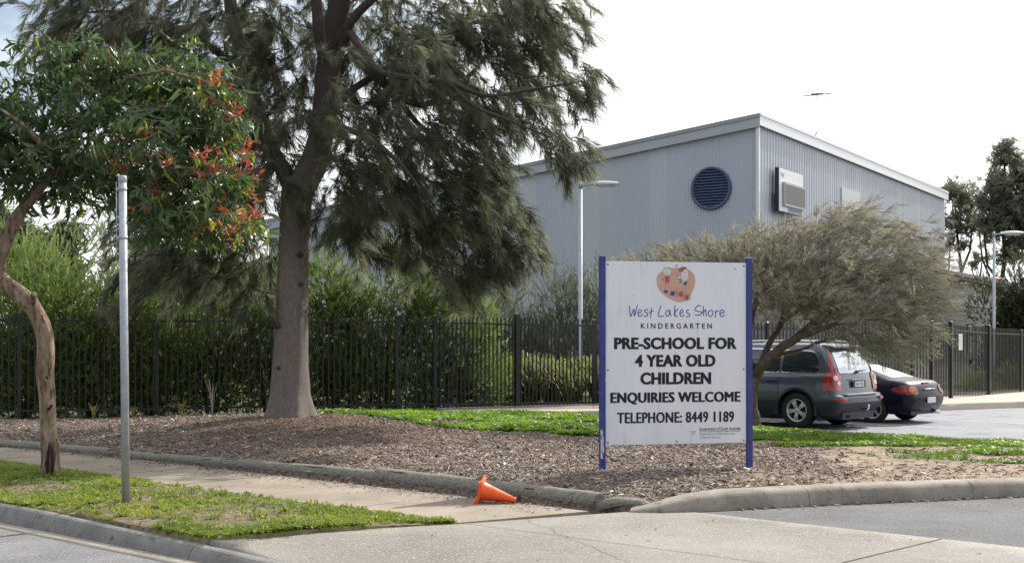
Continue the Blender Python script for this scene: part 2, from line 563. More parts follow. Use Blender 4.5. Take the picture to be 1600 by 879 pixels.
def sheet(name, poly, zf, res, mats, kind='structure', parent=None, skirt=0.0, attr=None, smooth=True):
    bm = bmesh.new()
    vs = [bm.verts.new((p[0], p[1], 0)) for p in poly]
    f = bm.faces.new(vs)
    bmesh.ops.triangulate(bm, faces=[f])
    xs = [p[0] for p in poly]; ys = [p[1] for p in poly]
    if res:
        for ax, lo, hi in ((0, min(xs), max(xs)), (1, min(ys), max(ys))):
            n = int((hi - lo) / res)
            for i in range(1, n + 1):
                c = [0, 0, 0]; c[ax] = lo + (hi - lo) * i / (n + 1)
                nn = [0, 0, 0]; nn[ax] = 1
                bmesh.ops.bisect_plane(bm, geom=bm.verts[:] + bm.edges[:] + bm.faces[:], plane_co=c, plane_no=nn, dist=1e-5)
    for v in bm.verts:
        v.co.z = zf(v.co.x, v.co.y)
    bm.normal_update()
    for f in bm.faces:
        if f.normal.z < 0: f.normal_flip()
        f.smooth = smooth
    if skirt:
        be = [e for e in bm.edges if e.is_boundary]
        r = bmesh.ops.extrude_edge_only(bm, edges=be)
        for v in [g for g in r['geom'] if isinstance(g, bmesh.types.BMVert)]:
            v.co.z -= skirt
    me = bpy.data.meshes.new(name)
    bm.to_mesh(me); bm.free()
    for m in (mats if isinstance(mats, list) else [mats]): me.materials.append(m)
    if attr:
        for an, fn in attr.items():
            co = np.empty(len(me.vertices) * 3, np.float32)
            me.vertices.foreach_get('co', co)
            co = co.reshape(-1, 3)
            a = me.attributes.new(an, 'FLOAT', 'POINT')
            a.data.foreach_set('value', fn(co[:, 0], co[:, 1]).astype(np.float32))
    o = link(bpy.data.objects.new(name, me))
    if parent is not None: o.parent = parent
    if kind: o['kind'] = kind
    return o

def P(px, D, z=None, py=None):
    """a point seen at column px of the photograph, D metres away; height given or from row py"""
    X = (px - 800) * D / 2000.0
    Z = z if z is not None else EYE + (530 - py) * D / 2000.0
    return Vector((X, D, Z))

U = Vector((.745, -.667)); NV = Vector((.667, .745))      # along / across the street
def S(s, t):
    return (s * U.x + t * NV.x, s * U.y + t * NV.y)
AX = Vector((-.731, .682)); RX = Vector((.682, .731))     # along / across the parking bays
def A(a, r):
    return (a * AX.x + r * RX.x, a * AX.y + r * RX.y)

# ================================================================== GROUND
def sm(t):
    t = np.clip(t, 0, 1)
    return t * t * (3 - 2 * t)

def garden_z(x, y):
    x = np.asarray(x, float); y = np.asarray(y, float)
    t = x * NV.x + y * NV.y
    s = x * U.x + y * U.y
    base = .07 * sm((t - 9.9) / 1.2) + .03
    base = base + .20 * np.exp(-(((x + 3.9) / 2.6) ** 2 + ((y - 22.4) / 2.9) ** 2))
    base = base + (fbm(x, y, 1.1, 3) - .5) * .05 * sm((t - 9.9) / .6)
    r = x * RX.x + y * RX.y; a = x * AX.x + y * AX.y
    edge = np.where(a < 16.3, 0.0, sm((a - 16.3) / 2.5))
    wgt = sm((21.5 - r) / 2.6)
    wgt = np.maximum(wgt, edge)
    return (-.125) * (1 - wgt) + base * wgt

KERB = [(1.12, 12.18), (1.45, 12.16), (2.1, 12.36), (3.2, 12.76), (4.3, 13.1), (5.4, 13.47), (6.6, 13.95), (7.7, 14.6), (8.8, 15.6), (9.7, 16.9), (10.1, 18.4), (9.9, 19.9), (9.25, 20.85)]
GARDEN = ([S(-24.5, 8.95), S(-21, 9.25), S(-17, 9.62), S(-11, 9.82), S(-7.9, 9.84), (.95, 12.42)] + [(p[0] + .02, p[1] + .16) for p in KERB[1:9]]
          + [(9.55, 17.0), (9.95, 18.4), (9.75, 19.85), (9.16, 20.7), (6.0, 23.65), (2.65, 26.9), (2.55, 29.9), (-1.6, 27.5), (-10.6, 24.6), (-12.6, 24.0)])
LX = np.array([-14, -6.0, -4.6, -3.2, -1.07, 1.38, 3.8, 7, 10.5])
LY = np.array([34, 30, 25.6, 24.0, 21.6, 20.3, 19.0, 16.7, 15.2])
def grass_w(x, y):
    """1 where grass covers the garden"""
    d = y - np.interp(x, LX, LY)
    n = fbm(x, y, .9, 5) - .5
    left = sm((d + n * .8) / .25 + .5) * (1 - .75 * sm((fbm(x, y, 1.7, 61) - .56) / .08))
    right = sm((d * .35 + (fbm(x, y * 1.6, 1.0, 9) - .47) * 4.2) / .5 + .3)
    k = sm((x - 1.9) / 1.6)
    return left * (1 - k) + right * k * sm((d + 1.8) / .8)
def dirt_w(x, y):
    return sm((x - 2.6 + (fbm(x, y, .8, 14) - .5) * 3.4) / 1.5)

def garden_mat():
    m = bpy.data.materials.new('garden_ground')
    m.use_nodes = True
    t = m.node_tree; N = t.nodes; L = t.links
    b = N['Principled BSDF']; b.inputs['Roughness'].default_value = .95
    b.inputs['Specular IOR Level'].default_value = .15
    g = N.new('ShaderNodeNewGeometry')
    def noise_ramp(sc, cs, det=6, pos=(.35, .65)):
        n = N.new('ShaderNodeTexNoise'); n.inputs['Scale'].default_value = sc; n.inputs['Detail'].default_value = det
        n.inputs['Roughness'].default_value = .7
        L.new(g.outputs['Position'], n.inputs['Vector'])
        r = N.new('ShaderNodeValToRGB')
        r.color_ramp.elements[0].position = pos[0]; r.color_ramp.elements[1].position = pos[1]
        r.color_ramp.elements[0].color = hexc(*cs[0]); r.color_ramp.elements[1].color = hexc(*cs[1])
        L.new(n.outputs['Fac'], r.inputs['Fac'])
        return r.outputs['Color']
    mulch = noise_ramp(22, ((.075, .055, .044), (.28, .22, .185)))
    dirt = noise_ramp(5, ((.20, .15, .11), (.40, .315, .24)))
    green = noise_ramp(6, ((.05, .075, .02), (.10, .15, .035)))
    a1 = N.new('ShaderNodeAttribute'); a1.attribute_name = 'dirt'
    a2 = N.new('ShaderNodeAttribute'); a2.attribute_name = 'green'
    m1 = N.new('ShaderNodeMixRGB'); L.new(a1.outputs['Fac'], m1.inputs[0]); L.new(mulch, m1.inputs[1]); L.new(dirt, m1.inputs[2])
    m2 = N.new('ShaderNodeMixRGB'); L.new(a2.outputs['Fac'], m2.inputs[0]); L.new(m1.outputs[0], m2.inputs[1]); L.new(green, m2.inputs[2])
    L.new(m2.outputs[0], b.inputs['Base Color'])
    nb = N.new('ShaderNodeTexNoise'); nb.inputs['Scale'].default_value = 45; nb.inputs['Detail'].default_value = 4
    L.new(g.outputs['Position'], nb.inputs['Vector'])
    bn = N.new('ShaderNodeBump'); bn.inputs['Strength'].default_value = .8; bn.inputs['Distance'].default_value = .02
    L.new(nb.outputs['Fac'], bn.inputs['Height']); L.new(bn.outputs['Normal'], b.inputs['Normal'])
    return m
GM = garden_mat()

# one terrain sheet to the horizon: dips under the street, the drive and the car park
def terr_z(x, y):
    t = x * NV.x + y * NV.y; r = x * RX.x + y * RX.y
    fence_y = np.interp(x, [-13, -1.66, 2.0, 11.5, 18.3], [24, 27.8, 29.9, 35.3, 42.8])
    beyond = sm((y - fence_y - .1) / .5)
    return -.30 + beyond * .30
gx = np.concatenate([[-1500, -600, -250, -120, -70], np.arange(-50, 60.1, 1.0), [75, 120, 250, 600, 1500]])
gy = np.concatenate([[-600, -150, -40, 0], np.arange(8, 90, .8), [95, 110, 140, 200, 350, 700, 1800]])
GX, GY = np.meshgrid(gx, gy)
GZ = terr_z(GX, GY)
nx, ny = len(gx), len(gy)
idx = np.arange(nx * ny).reshape(ny, nx)
Q = np.stack([idx[:-1, :-1], idx[:-1, 1:], idx[1:, 1:], idx[1:, :-1]], -1).reshape(-1, 4)
g = np_mesh('ground', np.stack([GX, GY, GZ], -1).reshape(-1, 3), Q, M['soilb'])
tag(g, kind='structure')

# street: asphalt, gutter
sheet('road', [S(-60, -12), S(60, -12), S(60, 5.84), S(-60, 5.84)], lambda x, y: -.150, 4, M['asphalt'], skirt=.1)
sheet('gutter', [S(-60, 5.84), S(60, 5.84), S(60, 6.12), S(-60, 6.12)], lambda x, y: -.146 - .012 * ((x * NV.x + y * NV.y) - 5.84) / .26, 4, M['gutter'], skirt=.1)

# street kerb in cast sections, low rounded at the crossover
kroot = link(bpy.data.objects.new('kerb', bpy.data.meshes.new('kerb')))
kroot['kind'] = 'structure'
kb = MB()
kb.box((*S(-4, 6.15), -.27), (76, .12, .16), rz=math.atan2(U.y, U.x))
tmp = kb.mesh('kerb', M['kerbs']); kroot.data = tmp
def kerb_section(s0, s1, h0, h1):
    b = MB()
    n = 8
    prof = [(6.055, -.19), (6.06, -.15), (6.078, -.09), (6.10, -.045), (6.125, -.014), (6.15, -.001), (6.215, 0.0), (6.22, -.19)]
    P_ = []
    for i in range(n + 1):
        s_ = s0 + (s1 - s0) * i / n
        h = h0 + (h1 - h0) * i / n
        for t_, z in prof:
            x, y = S(s_, t_)
            P_.append((x, y, -.15 + (z + .15) * h if z > -.15 else z))
    k = len(prof)
    F = [(i * k + j, (i + 1) * k + j, (i + 1) * k + j + 1, i * k + j + 1) for i in range(n) for j in range(k - 1)]
    b.add(P_, F, smooth=False)
    b.f.append(list(range(k))[::1]); b.m.append(0); b.sm.append(False)
    b.f.append([n * k + j for j in range(k - 1, -1, -1)]); b.m.append(0); b.sm.append(False)
    return b.build('kerb_section', M['kerbs'], kroot)
cuts = [-40, -30, -22, -18.4, -15.9, -13.42, -11.6, -9.0, -6.6, -4.2, -1.8, .6, 3, 12, 30]
hh = lambda s: float(1 - .75 * sm((s + 9.6) / 1.4))
for i in range(len(cuts) - 1):
    kerb_section(cuts[i] + .006, cuts[i + 1] - .006, hh(cuts[i]), hh(cuts[i + 1]))

# concrete crossover and the footpath slabs
sheet('crossover', [S(-8.95, 6.225), S(14, 6.225), S(14, 10.25), S(-7.15, 10.25), S(-7.4, 9.7), S(-7.95, 8.25)],
      lambda x, y: .006 - .115 * float(sm((7.1 - (x * NV.x + y * NV.y)) / .88) * sm((x * U.x + y * U.y + 9.2) / 1.3)), .4, M['crossover'], skirt=.15)
fp = sheet('footpath', [S(-46, 8.25), S(-8.0, 8.25), S(-7.6, 9.75), S(-18.5, 9.75), S(-22, 9.3), S(-46, 8.9)], lambda x, y: -.03, 2.0, M['dark'], skirt=.1)
s_ = -8.03
edges = [-8.03]
while s_ > -46:
    s_ -= 1.5; edges.append(s_)
for i in range(len(edges) - 1):
    b = MB()
    s1, s0 = edges[i] - .006, edges[i + 1] + .006
    e1 = .38 if i == 0 else 0
    dz = random.uniform(-.003, .003)
    tf = lambda q_: 9.66 if q_ > -17.5 else 9.66 - (-17.5 - q_) * .09
    a0, a1, a2, a3 = S(s0, 8.25), S(s1, 8.25), S(s1 + e1, tf(s1)), S(s0, tf(s0))
    top = [(p[0], p[1], .005 + dz + (random.uniform(-.002, .002))) for p in (a0, a1, a2, a3)]
    bot = [(p[0], p[1], -.06) for p in (a0, a1, a2, a3)]
    b.add(bot + top, [(4, 5, 6, 7), (0, 1, 5, 4), (1, 2, 6, 5), (2, 3, 7, 6), (3, 0, 4, 7)])
    b.build('slab', M['concrete'], fp)

# tooled joints and hair cracks in the concrete
def groove(pts, wd, name='joint'):
    b = MB(); P2 = [Vector(p) for p in pts]; V = []
    for i, p in enumerate(P2):
        a = P2[max(0, i - 1)]; c = P2[min(len(P2) - 1, i + 1)]; d = (c - a).normalized(); nn = Vector((-d.y, d.x)) * wd / 2
        V += [(p.x - nn.x, p.y - nn.y, .0105), (p.x + nn.x, p.y + nn.y, .0105)]
    b.add(V, [(2 * i, 2 * i + 2, 2 * i + 3, 2 * i + 1) for i in range(len(P2) - 1)])
    b.build(name, M['dark'], kind='structure')
for s0, t0, s1, t1, w_ in ((-4.55, 6.95, -4.4, 10.24, .012), (-.9, 6.95, -.8, 10.24, .012), (2.7, 6.95, 2.8, 10.24, .012), (-7.9, 8.25, 8, 8.28, .007)):
    groove([Vector(S(s0, t0)).lerp(Vector(S(s1, t1)), i / 20) for i in range(21)], w_)
for s0, t0, s1, t1, sd_ in ((-7.9, 8.9, -5.3, 7.4, 1), (-12.1, 8.3, -11.5, 9.6, 6), (-2.9, 7.2, -1.1, 9.3, 12)):
    groove([Vector(S(s0, t0)).lerp(Vector(S(s1, t1)), i / 26) + Vector((mnoise.noise(Vector((i * .35, sd_, 0))), mnoise.noise(Vector((i * .35, sd_, 7))))) * .10 for i in range(27)], .004, 'crack')

# soil under the verge
def verge_z(x, y):
    t = x * NV.x + y * NV.y
    return .0 + .035 * np.sin(np.clip((t - 6.17) / 2.08, 0, 1) * math.pi) + (fbm(x, y, 1.7, 2) - .5) * .02
VERGE = [S(-46, 6.21), S(-8.95, 6.21), S(-8.45, 7.2), S(-8.02, 8.24), S(-46, 8.24)]
def verge_bare(x, y):
    n = fbm(x, y * 1.2, 1.1, 21)
    b = .95 * sm((n - .47) / .10) + .35 * sm((fbm(x, y, 4.5, 22) - .5) / .1)
    for px, py, rr in ((400, 805, .52), (690, 0, 0), (345, 770, .42), (60, 765, .35)):
        if rr:
            D = EYE * 2000 / (py - 530); X = (px - 800) * D / 2000
            b = np.maximum(b, sm(1.9 - np.hypot((x - X), (y - D) * .62) / rr + (fbm(x, y, 3, 4) - .5) * 1.2))
    return np.clip(b, 0, 1)
vm = bpy.data.materials.new('verge_ground')
vm.use_nodes = True
def _vm():
    t = vm.node_tree; N = t.nodes; L = t.links
    b = N['Principled BSDF']; b.inputs['Roughness'].default_value = .95
    n = N.new('ShaderNodeTexNoise'); n.inputs['Scale'].default_value = 14; n.inputs['Detail'].default_value = 7
    g = N.new('ShaderNodeNewGeometry'); L.new(g.outputs['Position'], n.inputs['Vector'])
    r1 = N.new('ShaderNodeValToRGB'); r1.color_ramp.elements[0].color = (.06, .045, .03, 1); r1.color_ramp.elements[1].color = (.22, .165, .11, 1)
    r1.color_ramp.elements[0].position = .35; r1.color_ramp.elements[1].position = .65
    r2 = N.new('ShaderNodeValToRGB'); r2.color_ramp.elements[0].color = (.085, .085, .03, 1); r2.color_ramp.elements[1].color = (.21, .20, .075, 1)
    r2.color_ramp.elements[0].position = .35; r2.color_ramp.elements[1].position = .65
    L.new(n.outputs['Fac'], r1.inputs['Fac']); L.new(n.outputs['Fac'], r2.inputs['Fac'])
    a = N.new('ShaderNodeAttribute'); a.attribute_name = 'bare'
    m = N.new('ShaderNodeMixRGB'); L.new(a.outputs['Fac'], m.inputs[0]); L.new(r2.outputs[0], m.inputs[1]); L.new(r1.outputs[0], m.inputs[2])
    L.new(m.outputs[0], b.inputs['Base Color'])
_vm()
sheet('verge_soil', VERGE, lambda x, y: float(verge_z(x, y)), .22, vm, attr={'bare': verge_bare}, skirt=.1)

sheet('garden_bed', GARDEN, lambda x, y: float(garden_z(x, y)), .26, GM, attr={'green': grass_w, 'dirt': dirt_w}, skirt=.2)

# strip of paving along the fence behind the lawn
b = sheet('back_path', [(-1.62, 27.35), (-1.2, 26.9), (.4, 27.45), (2.6, 28.1), (2.75, 30.1), (1.9, 29.75)], lambda x, y: float(max(garden_z(x, y), .06)) + .035, .5, M['path'], skirt=.1)
mk = MB()
pa, pb = Vector((-1.66, 27.6, 0)), Vector((2.0, 29.6, 0))
dd = (pb - pa); mk.box(((pa + dd / 2).x, (pa + dd / 2).y, .11), (dd.length, .16, .12), rz=math.atan2(dd.y, dd.x))
mk.build('fence_plinth', M['kerbc'], kind='structure')

# asphalt drive and car park
def drive_z(x, y):
    r = x * RX.x + y * RX.y
    return .003 - .153 * float(sm((r - 12.5) / 8.5))
sheet('driveway', [S(-7.15, 10.256), S(30, 10.256), (40, 22), (30, 12.5)] and
      [S(-7.15, 10.256), S(22, 10.256), (34, 22), A(-14, 21.5), A(7.5, 21.5)] + [(p[0], p[1]) for p in KERB[::-1]], drive_z, 1.0, M['asphalt2'], skirt=.1)
CP = [A(-14, 21.5), A(16.6, 21.5), (2.68, 29.8), (6, 31.6), (11.0, 32.6), (13.5, 33.9), (18, 36.4), (34, 43), (40, 30), (34, 22)]
sheet('car_park', CP, lambda x, y: -.15, 1.5, M['asphalt3'], skirt=.1)
for r_, a0, a1 in ((24.95, 10.85, 16.2), (27.45, 10.5, 17.6), (30.0, 10.3, 17.8), (32.6, 9.8, 16.4), (35.2, 9.4, 14)):
    b = MB()
    p = [A(a0, r_ - .045), A(a0, r_ + .045), A(a1, r_ + .045), A(a1, r_ - .045)]
    b.add([(q[0], q[1], -.145) for q in p], [(3, 2, 1, 0)])
    b.build('bay_line', M['paint'], kind='structure')

# far kerb and pinkish path between the car park and the right-hand fence
far = [(2.68, 29.8), (6, 31.6), (11.0, 32.6), (13.5, 33.9), (18, 36.4), (34, 43)]
farf = [(2.0, 30.0), (5.6, 32.6), (11.3, 35.8), (12.4, 37.2), (16.5, 42), (30, 52)]
sheet('far_path', far + farf[::-1], lambda x, y: 0.0 + float(.0), 1.2, M['path'], skirt=.25)
b = MB()
def ribbon_kerb(b, line, wdt, h, z0, round_=.05):
    n = len(line)
    prof = [(0, 0), (.03, h * .45), (.08, h * .85), (.13, h), (wdt - .03, h), (wdt, h - .02), (wdt, -.1)]
    Pp = []
    for i, p in enumerate(line):
        a = Vector(line[max(0, i - 1)]); c = Vector(line[min(n - 1, i + 1)])
        d = (c - a).normalized(); nn = Vector((-d.y, d.x))
        for t_, z in prof:
            Pp.append((p[0] + nn.x * t_, p[1] + nn.y * t_, z0 + z))
    k = len(prof)
    b.add(Pp, [(i * k + j, (i + 1) * k + j, (i + 1) * k + j + 1, i * k + j + 1) for i in range(n - 1) for j in range(k - 1)], smooth=True)
    b.f.append([j for j in range(k)]); b.m.append(0); b.sm.append(False)
    b.f.append([(n - 1) * k + j for j in range(k - 1, -1, -1)]); b.m.append(0); b.sm.append(False)
ribbon_kerb(b, far, .2, .17, -.15)
b.build('far_kerb', M['path'], kind='structure')

# broad driveway kerb on the right with a rounded nose
def resample(line, step):
    pts = [Vector(p) for p in line]; outp = [pts[0]]
    # Catmull-Rom
    for i in range(len(pts) - 1):
        p0 = pts[max(0, i - 1)]; p1 = pts[i]; p2 = pts[i + 1]; p3 = pts[min(len(pts) - 1, i + 2)]
        n = max(1, int((p2 - p1).length / step))
        for k in range(1, n + 1):
            t = k / n
            outp.append(.5 * ((2 * p1) + (-p0 + p2) * t + (2 * p0 - 5 * p1 + 4 * p2 - p3) * t * t + (-p0 + 3 * p1 - 3 * p2 + p3) * t ** 3))
    return outp
kl = resample(KERB, .12)
b = MB(); Pp = []; acc = 0; k = 9; sec_l = [0.0]
for i, p in enumerate(kl):
    a = kl[max(0, i - 1)]; c = kl[min(len(kl) - 1, i + 1)]
    if i: acc += (p - kl[i - 1]).length
    d = (c - a).normalized(); nn = Vector((-d.y, d.x))
    f = min(1, acc / 1.15) ; f = .12 + .88 * math.sin(f * math.pi / 2)
    h = .175 * f; z0 = drive_z(p.x, p.y) if p.x > 1.6 else .003
    wv = .20 + .12 * f
    wob = .008 * mnoise.noise(Vector((p.x * 2, p.y * 2, 1)))
    if i: sec_l.append(acc)
    for t_, z in ((0.0, -.06), (.004, h * .35), (.02, h * .68), (.04, h * .86), (.075, h * .96), (.12, h), (wv - .04, h), (wv, h * .9), (wv, -.1)):
        Pp.append((p.x + nn.x * (t_ + wob), p.y + nn.y * (t_ + wob), z0 + z + wob * .5))
kr = link(bpy.data.objects.new('driveway_kerb', bpy.data.meshes.new('driveway_kerb'))); kr['kind'] = 'structure'
b = MB(); b.add([(p[0], p[1], min(p[2], .0) - .03) for p in Pp], [(i * k + j, (i + 1) * k + j, (i + 1) * k + j + 1, i * k + j + 1) for i in range(len(kl) - 1) for j in range(k - 1)])
kr.data = b.mesh('driveway_kerb', M['kerbc'])
cutsk = [0]
for i in range(len(kl)):
    if sec_l[i] - sec_l[cutsk[-1]] > 1.85: cutsk.append(i)
cutsk.append(len(kl) - 1)
for c0_, c1_ in zip(cutsk[:-1], cutsk[1:]):
    if c1_ - c0_ < 2: continue
    rows = [[Vector(q_) for q_ in Pp[i * k:(i + 1) * k]] for i in range(c0_, c1_ + 1)]
    if c0_: rows[0] = [a_.lerp(c_, .02) for a_, c_ in zip(rows[0], rows[1])]
    rows[-1] = [a_.lerp(c_, .02) for a_, c_ in zip(rows[-1], rows[-2])]
    b = MB(); b.add([q_ for r__ in rows for q_ in r__], [(i * k + j, (i + 1) * k + j, (i + 1) * k + j + 1, i * k + j + 1) for i in range(len(rows) - 1) for j in range(k - 1)], smooth=True)
    b.add(rows[0], [tuple(range(k))]); b.add(rows[-1], [tuple(range(k - 1, -1, -1))])
    b.build('kerb_section', M['kerbc'], kr)

# ================================================================== LOG EDGING
def log(s0, t0, s1, t1, r0, r1, label, z0=.07, z1=.07, sag=0.0, seed=0):
    a = Vector((*S(s0, t0), z0)); c = Vector((*S(s1, t1), z1))
    root = thing('edging_log', label, 'log', (a.x, a.y, 0), group='round timber logs edging the garden bed')
    n = int((c - a).length / .12)
    pts = []; rr = []
    for i in range(n + 1):
        f = i / n
        p = a.lerp(c, f)
        p.z += sag * math.sin(f * math.pi) + .006 * mnoise.noise(Vector((f * 9, seed, 0)))
        p.x += .015 * mnoise.noise(Vector((f * 5, seed, 4)))
        pts.append(p - Vector((a.x, a.y, 0)))
        rr.append((r0 + (r1 - r0) * f) * (1 + .04 * mnoise.noise(Vector((f * 14, seed, 8)))))
    d = (pts[-1] - pts[-2]).normalized()
    pts = [pts[0] - d * .012] + pts + [pts[-1] + d * .012]
    rr = [rr[0] * .88] + rr + [rr[-1] * .88]
    b = MB(); b.tube(pts, rr, n=18, lump=.09, ph=seed, caps=False)
    b.build('log_body', M['log'], root)
    e2 = MB(); e2.tube([pts[0] + d * .01, pts[0] - d * .004], [rr[0] * .97] * 2, n=18); e2.build('cut_end', M['logend'], root)
    e = MB()
    e.tube([pts[-1] - d * .01, pts[-1] + d * .004], [rr[-1] * .97] * 2, n=18)
    e.build('cut_end', M['logend'], root)
    # long drying splits standing open along the top
    cmb = MB()
    for j in range(5):
        f = random.uniform(.05, .85); ln = random.uniform(.04, .1)
        q = []
        for i in range(6):
            g_ = min(1, f + ln * i / 5); p = a.lerp(c, g_); rad_ = (r0 + (r1 - r0) * g_)
            an = rad(40 + j * 13) + .06 * math.sin(i * 2 + j)
            p = p + Vector((-NV.x, -NV.y, 0)) * rad_ * math.cos(an) * 1.0 + Vector((0, 0, 1)) * (rad_ * math.sin(an) + sag * math.sin(g_ * math.pi))
            q.append(p - Vector((a.x, a.y, 0)))
        cmb = MB(); cmb.tube(q, [.001, .004, .005, .005, .004, .001], n=5); cmb.build('crack', M['scar'], root)
    return root
log(-24.3, 8.98, -16.4, 9.74, .062, .068, 'pale grey edging log running out of the left edge of the photo', .045, .045, seed=1)
log(-15.85, 9.70, -10.95, 9.98, .062, .085, 'long weathered edging log between the steel pole and the cone', .04, .065, seed=2.5)
log(-11.0, 9.99, -7.75, 9.93, .10, .09, 'thick edging log behind the fallen orange cone', .075, .065, seed=5.1)
q = S(-7.5, 9.95)
rt = thing('timber_offcut', 'broken grey timber offcut lying between the last log and the driveway kerb', 'log', (q[0], q[1], 0))
b = MB(); b.tube([(-.22, -.05, .03), (-.05, -.01, .08), (.18, .09, .06), (.3, .15, .03)], [.05, .06, .05, .03], n=9, lump=.3)
b.build('log_body', M['log'], rt)

# ================================================================== SMALL GROUND COVER
def pts_in(poly, n, mask=None, view=.50, maxy=1e9):
    xs = [p[0] for p in poly]; ys = [p[1] for p in poly]
    out = []
    tot = 0
    while tot < n:
        x = R.uniform(max(min(xs), -14), min(max(xs), 13), n * 2); y = R.uniform(min(ys), min(max(ys), maxy), n * 2)
        k = inside(poly, x, y) & (np.abs(x) < y * view + .5)
        if mask is not None:
            k &= R.uniform(0, 1, len(x)) < mask(x, y)
        out.append(np.stack([x[k], y[k]], 1)); tot += int(k.sum())
    return np.concatenate(out)[:n]

# wood chips of the mulch
chip_v = np.array([(-.5, -.12, 0), (.5, -.08, .02), (.5, .1, 0.0), (-.5, .12, .01), (-.5, -.12, .07), (.5, -.08, .10), (.5, .1, .08), (-.5, .12, .09)])
chip_q = np.array([(4, 5, 6, 7), (0, 1, 5, 4), (1, 2, 6, 5), (2, 3, 7, 6), (3, 0, 4, 7)])
mask = lambda x, y: (1 - grass_w(x, y)) * (1 - .86 * dirt_w(x, y)) * (.45 + .55 * sm((fbm(x, y, 1.4, 31) - .3) / .3)) * np.clip((17.0 / y) ** 1.5, 0, 1)
pp = pts_in(GARDEN, 62000, mask)
# orientation: template lies in XY, normal +Z, tilted a little
dirs = np.stack([R.normal(0, .32, len(pp)), R.normal(0, .32, len(pp)), np.ones(len(pp))], 1)
z = garden_z(pp[:, 0], pp[:, 1]) + R.uniform(.000, .012, len(pp))
tint = np.clip(R.beta(2.0, 2.6, len(pp)), 0, 1) * .9; tint[R.uniform(0, 1, len(pp)) < .022] = 1
o = scatter('wood_chips', chip_v, chip_q, np.column_stack([pp, z]), dirs, R.gamma(3, .013, len(pp)) + .012, M['chip'], tint)
tag(o, 'brown and grey wood chip mulch covering the garden mound', 'mulch', kind='stuff')

n = 15000
cx_ = R.normal(-3.6, 1.9, n); cy_ = R.normal(20.6, 1.6, n)
k = inside(GARDEN, cx_, cy_) & (grass_w(cx_, cy_) < .4); cx_ = cx_[k]; cy_ = cy_[k]; n = len(cx_)
needle_v = np.array([(-.5, -.018, 0), (0, -.018, .06), (0, .018, .06), (-.5, .018, 0), (.5, -.018, 0), (.5, .018, 0)])
needle_q = np.array([(0, 1, 2, 3), (1, 4, 5, 2)])
o = scatter('needle_litter', needle_v, needle_q, np.column_stack([cx_, cy_, garden_z(cx_, cy_) + R.uniform(.008, .022, n)]), np.stack([R.normal(0, .2, n), R.normal(0, .2, n), np.ones(n)], 1), R.uniform(.06, .16, n), M['straw'], R.uniform(0, 1, n))
tag(o, 'reddish fallen needles heaped round the foot of the she-oak', 'needle litter', kind='stuff')
n = 420
pq = pts_in(GARDEN, n, lambda x, y: (1 - grass_w(x, y)) * (1 - .6 * dirt_w(x, y)))
o = scatter('fallen_sticks', needle_v, needle_q, np.column_stack([pq, garden_z(pq[:, 0], pq[:, 1]) + .02]), np.stack([R.normal(0, .15, n), R.normal(0, .15, n), np.ones(n)], 1), R.uniform(.12, .42, n), M['chip'], R.uniform(0, .9, n))
tag(o, 'thin fallen sticks scattered over the mulch bed', 'sticks', kind='stuff')

def tuft(n, h, lean, wdt, seed, nseg=2):
    rr = random.Random(seed); sp = []
    for i in range(n):
        a = rr.uniform(0, 6.283); l = rr.uniform(.2, 1) * lean; hh_ = h * rr.uniform(.55, 1)
        d = Vector((math.cos(a), math.sin(a), 0)); wd = Vector((-d.y, d.x, 0))
        st = d * rr.uniform(0, .25) * h
        if nseg == 2:
            sp.append(([st, st + d * l * .35 + Vector((0, 0, hh_ * .6)), st + d * l + Vector((0, 0, hh_))], [wdt * .7, wdt, wdt * .15], wd))
        else:
            sp.append(([st, st + d * l + Vector((0, 0, hh_))], [wdt * .6, wdt * .35], wd))
    return ribbons(sp)
def clover(n, h, seed):
    """little stalks carrying round leaves that face the sky"""
    rr = random.Random(seed); V = []; Q = []
    for i in range(n):
        a = rr.uniform(0, 6.283); d = rr.uniform(0, .9)
        cx, cy, cz = d * math.cos(a), d * math.sin(a), h * rr.uniform(.4, 1)
        s = rr.uniform(.16, .28); tx, ty = rr.uniform(-.5, .5), rr.uniform(-.5, .5); k = len(V)
        for q in range(4):
            b_ = a + q * math.pi / 2
            V.append((cx + s * math.cos(b_), cy + s * math.sin(b_), cz + s * (tx * math.cos(b_) + ty * math.sin(b_))))
        Q.append((k, k + 1, k + 2, k + 3))
    return np.array(V), np.array(Q)
def lawn(name, poly, n, mask, zf, tv, tq, s0, s1, mat, label, cat='grass', tintseed=1, maxy=1e9):
    pp = pts_in(poly, n, mask, maxy=maxy)
    dirs = np.stack([R.normal(0, .15, n), R.normal(0, .15, n), np.ones(n)], 1)
    z = zf(pp[:, 0], pp[:, 1]) - .003
    tint = np.clip(.4 * R.uniform(0, 1, n) + 1.5 * (fbm(pp[:, 0], pp[:, 1], 1.5, tintseed) - .36), 0, .84)
    hot = R.uniform(0, 1, n) < .035; tint[hot] = 1
    o = scatter(name, tv, tq, np.column_stack([pp, z]), dirs, R.uniform(s0, s1, n) * (.6 + .9 * fbm(pp[:, 0], pp[:, 1], 2.3, 77)), mat, tint)
    return tag(o, label, cat, kind='stuff')
gv, gq = tuft(7, 1.0, .8, .085, 3)
cv, cq = clover(9, .75, 5)
vmask = lambda x, y: (1 - .93 * verge_bare(x, y)) * (.35 + .65 * sm((fbm(x, y, 2.2, 8) - .3) / .25)) * np.clip((13.0 / y), .35, 1)
lawn('verge_grass', VERGE, 14500, vmask, verge_z, gv, gq, .022, .062, M['grass'], 'patchy green grass and weeds on the kerbside verge')
lawn('verge_weeds', VERGE, 6000, vmask, verge_z, cv, cq, .03, .06, M['grass'], 'flat broadleaf weeds growing through the verge grass', 'weeds', 4)
